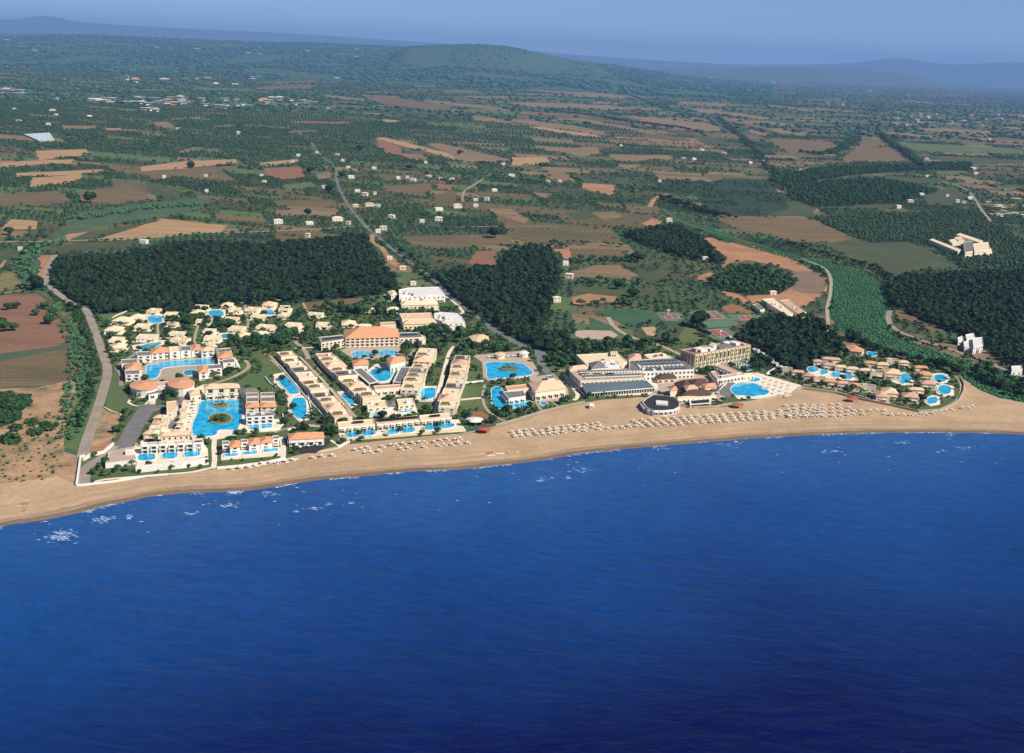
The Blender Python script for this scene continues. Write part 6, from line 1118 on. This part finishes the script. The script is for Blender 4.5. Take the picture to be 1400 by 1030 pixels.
# garden trees in the resort
for c_, f_, mt_ in RAREA: PAVED.append(poly(c_, f_))
X, Y = fill(RES, 12, .5); b_ = blocked(X, Y, False, True, False, 2.2); X, Y = X[~b_], Y[~b_]; o_ = rng.permutation(len(X)); nT = min(len(o_), 290-len(INDIV)); 
for j, q in enumerate(o_[:nT]):
    xx = X[q]; zone = 'in the gardens of the left villas' if xx < -170 else 'between the wings of the V shaped hotel' if xx < 10 else 'in the gardens of the middle restaurants' if xx < 170 else 'in the gardens of the right village'
    kd = 'palm' if j % 4 == 0 else 'leaf' if j % 4 < 3 else 'pine'
    INDIV.append((xx, Y[q], rng.uniform(2.0, 3.4), kd, 'palm_tree' if kd == 'palm' else 'tree', ('slim palm tree ' if kd == 'palm' else 'round green tree ' if kd == 'leaf' else 'dark conifer ')+zone))
k = o_[nT:]; stuff('garden_trees', 'many more small trees through the resort gardens', T1, X[k], Y[k], rng.uniform(1.8, 3.2, len(k)), 'leaf', 'trees')
X, Y = fill(RES, 5.0, .5); b_ = blocked(X, Y, False, True, False, .6); X, Y = X[~b_], Y[~b_]; k = rng.random(len(X)) < .42; stuff('garden_shrubs', 'dense low shrubs and hedges through the resort gardens', T2, X[k], Y[k], rng.uniform(.7, 1.7, k.sum()), 'leaf', 'shrubs')
CM = {}
for mt in ('pine', 'leaf'): CM[mt] = [np_mesh('crown', V, Fc, mt) for V, Fc in T0]
def palm_mesh(seed):
    g = random.Random(seed); V = []; Fc = []
    for k in range(15):
        a = k/15*6.283+g.uniform(-.2, .2); L_ = g.uniform(.9, 1.15); up_ = g.uniform(.15, .6); pts = []
        for s in range(5):
            t = s/4; r = L_*t; z = up_*t*1.2-t*t*.95; wv = .17*math.sin(math.pi*min(1, t*.9+.12)); pts.append((r*math.cos(a), r*math.sin(a), z, wv))
        b = len(V)
        for x, y, z, wv in pts: V += [(x-math.sin(a)*wv, y+math.cos(a)*wv, z-.05), (x, y, z), (x+math.sin(a)*wv, y-math.cos(a)*wv, z-.05)]
        for s in range(4):
            i = b+3*s
            for q in (0, 1): Fc += [(i+q, i+q+1, i+q+4), (i+q, i+q+4, i+q+3)]
    V = np.array(V); V[:, 2] += 2.2; return V, np.array(Fc)
CM['palm'] = [np_mesh('crown', *palm_mesh(s), 'palm') for s in range(3)]
def trunk(h, r=.09):
    V = []; Fc = []; n = 7
    for z, rr_, dx in ((0, r*1.5, 0), (h*.25, r, .02), (h*.7, r*.75, .05), (h, r*.5, .03)): V += [(dx+rr_*math.cos(6.283*k/n), rr_*math.sin(6.283*k/n), z) for k in range(n)]
    for s in range(3): Fc += [(s*n+k, s*n+(k+1) % n, s*n+n+(k+1) % n, s*n+n+k) for k in range(n)]
    for lim in range(3):
        a = lim*2.1; b = len(V); V += [(0, 0, h*.55), (r*.5, 0, h*.6), (0, r*.5, h*.6), (.5*math.cos(a), .5*math.sin(a), h*1.0)]; Fc += [(b, b+1, b+3), (b+1, b+2, b+3), (b+2, b, b+3)]
    me = bpy.data.meshes.new('trunk'); me.from_pydata(V, [], Fc); me.materials.append(m['bark']); return me
TR = trunk(1.15); TP = trunk(2.2, .07)
for j, (x, y, s, kd, nm, l) in enumerate(INDIV):
    o = thing(nm, l, 'palm' if kd == 'palm' else 'tree', (float(x), float(y), 0.1), random.uniform(0, 6.28), l, (float(s), float(s), float(s)*random.uniform(.85, 1.15)))
    link('crown', random.choice(CM[kd]), o); link('trunk', TP if kd == 'palm' else TR, o)
# ------------------------------------------------------------------ farmland patchwork (plots of land with their own groves)
ANG = R(12); Y0, Y1 = 900., 30000.
def wmap(u, v):
    y = Y0*(Y1/Y0)**v; x = (u-.5)*2*(y*.62+420); return (x+.10*y*math.sin(v*7+1.3)+.03*y*math.sin(u*9+v*5), y*(1+.05*math.sin(u*6+v*4))+x*math.tan(-ANG)*.6)
plots = []
def split(u0, u1, v0, v1, dep=0):
    p = [wmap(u0, v0), wmap(u1, v0), wmap(u1, v1), wmap(u0, v1)]; W_ = math.dist(p[0], p[1]); D_ = math.dist(p[1], p[2]); y = (p[0][1]+p[2][1])/2; T = 52*(y/1300)**(.62 if y < 6000 else .75)
    if (W_ < T*1.7 and D_ < T*1.2) or (dep > 7 and random.random() < .12 and W_*D_ < T*T*9): plots.append((p, y)); return
    t = random.uniform(.36, .64)
    if W_/1.5 > D_: c = u0+(u1-u0)*t; split(u0, c, v0, v1, dep+1); split(c, u1, v0, v1, dep+1)
    else: c = v0+(v1-v0)*t; split(u0, u1, v0, c, dep+1); split(u0, u1, c, v1, dep+1)
split(0, 1, 0, 1)
from mathutils import noise as mn
MTS = ['teal', 'olivebrown', 'brown', 'mauve', 'tan', 'grass', 'dkgreen']; pv = []; pf = []; pi_ = []; pts = {'near': [], 'mid': [], 'far': []}
for (p, y) in plots:
    cx, cy = sum(q[0] for q in p)/4, sum(q[1] for q in p)/4
    if abs(cx) > cy*.56+200: continue
    u = mn.noise(Vector((cx/900, cy/1500, 0))); plain = 1 if (2500 < cy < 7500 and cx > -.02*cy and u > -.35) else 0
    wts = [.44, .18, .07, .05, .06, .11, .09] if not plain else [.24, .2, .1, .1, .17, .1, .09]
    if cx < -.12*cy and cy > 2600: wts = [.66, .1, .03, .02, .03, .06, .10]
    if cy > 7500: wts = [.5, .1, .03, .03, .04, .1, .2]
    k = random.choices(range(7), wts)[0]; b = len(pv); jz = .02+.0015*(len(pf) % 6); e = .985
    pv += [(cx+(q[0]-cx)*e, cy+(q[1]-cy)*e, jz) for q in p]; pf.append((b, b+1, b+2, b+3)); pi_.append(k)
    W_ = math.dist(p[0], p[1]); D_ = math.dist(p[1], p[2]); cls = 'near' if cy < 2300 else 'mid' if cy < 4600 else 'far'
    sp = {'near': 8.5, 'mid': 12.5, 'far': 22+cy/260}[cls]; dens = {0: .8, 1: .3, 2: .04, 3: .03, 4: .02, 5: .08, 6: .7}[k]; grid = k in (0, 1) and random.random() < .7
    nu, nv = max(2, int(W_/sp)), max(2, int(D_/sp)); iu, iv = np.meshgrid((np.arange(nu)+.5)/nu, (np.arange(nv)+.5)/nv); iu = iu.ravel(); iv = iv.ravel(); jt = .12 if grid else .5
    if grid and dens > .5: dens = .93
    q = rng.random(len(iu)) < dens; iu, iv = iu[q]+rng.uniform(-jt, jt, q.sum())/nu, iv[q]+rng.uniform(-jt, jt, q.sum())/nv
    if random.random() < .45:    # hedge along one border
        n = int(W_/sp*1.6); iu = np.r_[iu, rng.random(n)]; iv = np.r_[iv, rng.uniform(0, .06, n)]
    if random.random() < .3: n = int(D_/sp*1.6); iv = np.r_[iv, rng.random(n)]; iu = np.r_[iu, rng.uniform(0, .05, n)]
    a = np.array(p); XY = a[0]*((1-iu)*(1-iv))[:, None]+a[1]*(iu*(1-iv))[:, None]+a[2]*(iu*iv)[:, None]+a[3]*((1-iu)*iv)[:, None]; pts[cls].append(XY)
struct(mk('farmland', pv, pf, [m[q] for q in MTS], pi_))
for cls, tm, s0, s1, lb_, mt in [('near', T2, 1.6, 2.9, 'olive trees and scrub in rows on the near plots behind the resort', 'olive'), ('mid', T2, 2.2, 4.2, 'olive groves in rows across the middle plain', 'olive'), ('far', T3, 6, 13, 'hazy groves and tree clumps covering the far plain', 'hedge')]:
    XY = np.concatenate(pts[cls]); X, Y = XY[:, 0], XY[:, 1]; k = ~blocked(X, Y, True, True, True, 2.0); X, Y = X[k], Y[k]
    mix = rng.random(len(X)) < (.3 if cls != 'far' else .4); S = rng.uniform(s0, s1, len(X))
    stuff('olive_groves', lb_, tm, X[~mix], Y[~mix], S[~mix], mt, 'groves', zs=.8 if cls != 'far' else .42)
    stuff('scattered_trees', lb_.replace('olive trees', 'darker trees').replace('olive groves', 'darker trees').replace('hazy groves', 'darker woods'), tm if cls != 'near' else T1, X[mix], Y[mix], S[mix]*1.12, 'leaf', 'trees', zs=.85 if cls != 'far' else .45)
    print(cls, len(X))
# ------------------------------------------------------------------ hills far inland
def ridge(pts, D, back, front, nm='hills', mt='teal', amp=8, prof=None):
    ln = smooth_line(pts, 6); V = []; Fc = []; n = len(ln); prof = prof or [(-front, 0), (-front*.7, .16), (-front*.45, .42), (-front*.22, .74), (-front*.08, .94), (0, 1), (back*.3, .8), (back, 0)]
    for i, (x, y) in enumerate(ln):
        for dy, hf in prof:
            X_, Y_, Z_ = ray_at(x, y, D); Z_ = max(Z_, 4); te = min(i, n-1-i)/(n-1); te = min(1, te/.16); te = te*te*(3-2*te); Z_ = Z_*te; nz = mn.fractal(Vector((X_/1400, (Y_+dy)/1100, 3.1)), 1, 2, 4)
            V.append((X_*(1+dy/D), Y_+dy, max(Z_*hf+amp*nz*min(1, hf*2)*(0 if hf == 1 else 1), 0)-(.5 if hf == 0 else 0)))
    k = len(prof)
    for i in range(n-1):
        for j in range(k-1): a = i*k+j; Fc.append((a, a+k, a+k+1, a+1))
    return struct(mk(nm, V, Fc, m[mt], smooth=True))
r1 = ridge([(-400,34),(-150,42),(0,47.5),(100,47),(200,51),(350,57),(450,59.5),(540,63.5),(640,68),(750,78),(860,91),(960,99),(1060,104)], 20000, 4000, 10500, mt='ground', amp=16, prof=[(-10500,0),(-9000,.12),(-7500,.26),(-6000,.40),(-4500,.56),(-3000,.73),(-1500,.89),(0,1),(1500,.8),(4000,0)])
r2 = ridge([(500,70),(545,64.5),(590,62),(640,60.5),(690,63),(740,73),(780,82),(830,91),(870,97)], 14500, 2500, 2200, mt='ground', amp=25)
ridge([(860,93),(960,93),(1050,93),(1150,94),(1200,97),(1260,105),(1320,111)], 30000, 4000, 4000, amp=20)
ridge([(-400,20),(-200,20),(0,27),(60,22),(120,31),(250,39),(400,46),(520,54),(640,62),(800,76),(1000,88),(1150,87),(1225,80),(1300,88),(1400,85),(1500,90),(1700,92)], 50000, 8000, 9000, 'mountains', 'teal', 60)
def hillwood(o_, N_, s0, s1, nm, lab):
    me = o_.data; vs = np.array([v.co[:] for v in me.vertices]); fc = np.array([list(p.vertices) for p in me.polygons]); e1 = vs[fc[:, 1]]-vs[fc[:, 0]]; e2 = vs[fc[:, 3]]-vs[fc[:, 0]]; A = np.linalg.norm(np.cross(e1, e2), axis=1); A[vs[fc].mean(1)[:, 1] > vs[:, 1].max()-3800] *= .05
    ar = rng.choice(len(fc), N_, p=A/A.sum()); a_, b2 = rng.random(N_)[:, None], rng.random(N_)[:, None]; q = fc[ar]
    PT = vs[q[:, 0]]*(1-a_)*(1-b2)+vs[q[:, 1]]*a_*(1-b2)+vs[q[:, 2]]*a_*b2+vs[q[:, 3]]*(1-a_)*b2
    g = np.array([mn.noise(Vector((x/700, y/1100, 2))) for x, y, z in PT]); PT = PT[g > -.18]
    stuff(nm, lab, T3, PT[:, 0], PT[:, 1], rng.uniform(s0, s1, len(PT)), 'hedge', 'woods', zs=.3, Z=PT[:, 2])
hillwood(r1, 26000, 12, 34, 'hill_woods', 'hazy groves on the long slope rising to the left skyline'); hillwood(r2, 9000, 9, 22, 'hill_woods', 'hazy woods on the low hill left of centre')
# far white villages on the slope
HV = []
for c, x0, y0, x1, y1, n in [('u1', 20, 200, 300, 300, 9), ('u1', 700, 250, 1380, 300, 12), ('u2', 0, 270, 700, 320, 10), ('u3', 270, 340, 480, 372, 10)]:
    for i in range(n):
        px_, py_ = P(c, random.uniform(x0, x1), random.uniform(y0, y1)); best = None
        for D_ in np.linspace(9500, 19500, 60):      # where the view line meets the slope
            X_, Y_, Z_ = ray_at(px_, py_, D_); 
            t = (D_-9500)/10500; cr = 250+(80+(px_-700)*.0437-np.interp(px_, [0, 350, 540, 750, 860], [47.5, 57, 63.5, 78, 91]))/F*20000
            if Z_ <= max(cr, 0)*t: best = (X_, Y_, max(cr, 0)*t); break
        if best is None: best = ray_at(px_, py_, 9500)
        s_ = random.uniform(26, 44); o = link('house', HM[random.choice([1, 2, 0])], None, (best[0], best[1], best[2]+2), random.uniform(-.3, .3), (s_*1.3, s_, s_*.8)); tag(o, 'tiny pale farmstead on the hazy slope under the skyline', 'house', 'farmsteads on the hazy slope')
# ------------------------------------------------------------------ haze: the air over the whole scene
hm = bpy.data.materials.new('haze'); hm.use_nodes = True; N = hm.node_tree.nodes; N.remove(N['Principled BSDF'])
pvn = N.new('ShaderNodeVolumePrincipled'); pvn.inputs['Color'].default_value = (0.28, 0.51, 1.0, 1); pvn.inputs['Density'].default_value = 3.7e-5; pvn.inputs['Anisotropy'].default_value = 0.0
hm.node_tree.links.new(pvn.outputs[0], N['Material Output'].inputs['Volume'])
V, Fc = box(0, 29000, -6, 100000, 72000, 1300)
hz = tag(mk('haze', V, Fc, hm), 'thin blue haze thickening towards the far hills', 'haze', kind='stuff')
for o in list(bpy.data.objects):
    if o.parent is None and 'label' in o:
        nw = len(o['label'].split())
        if not 4 <= nw <= 16: print('LONG', nw, o['label'])
print('objects', len(bpy.data.objects), 'umbrellas', NU[0], 'indiv', len(INDIV), 'plots', len(pf))
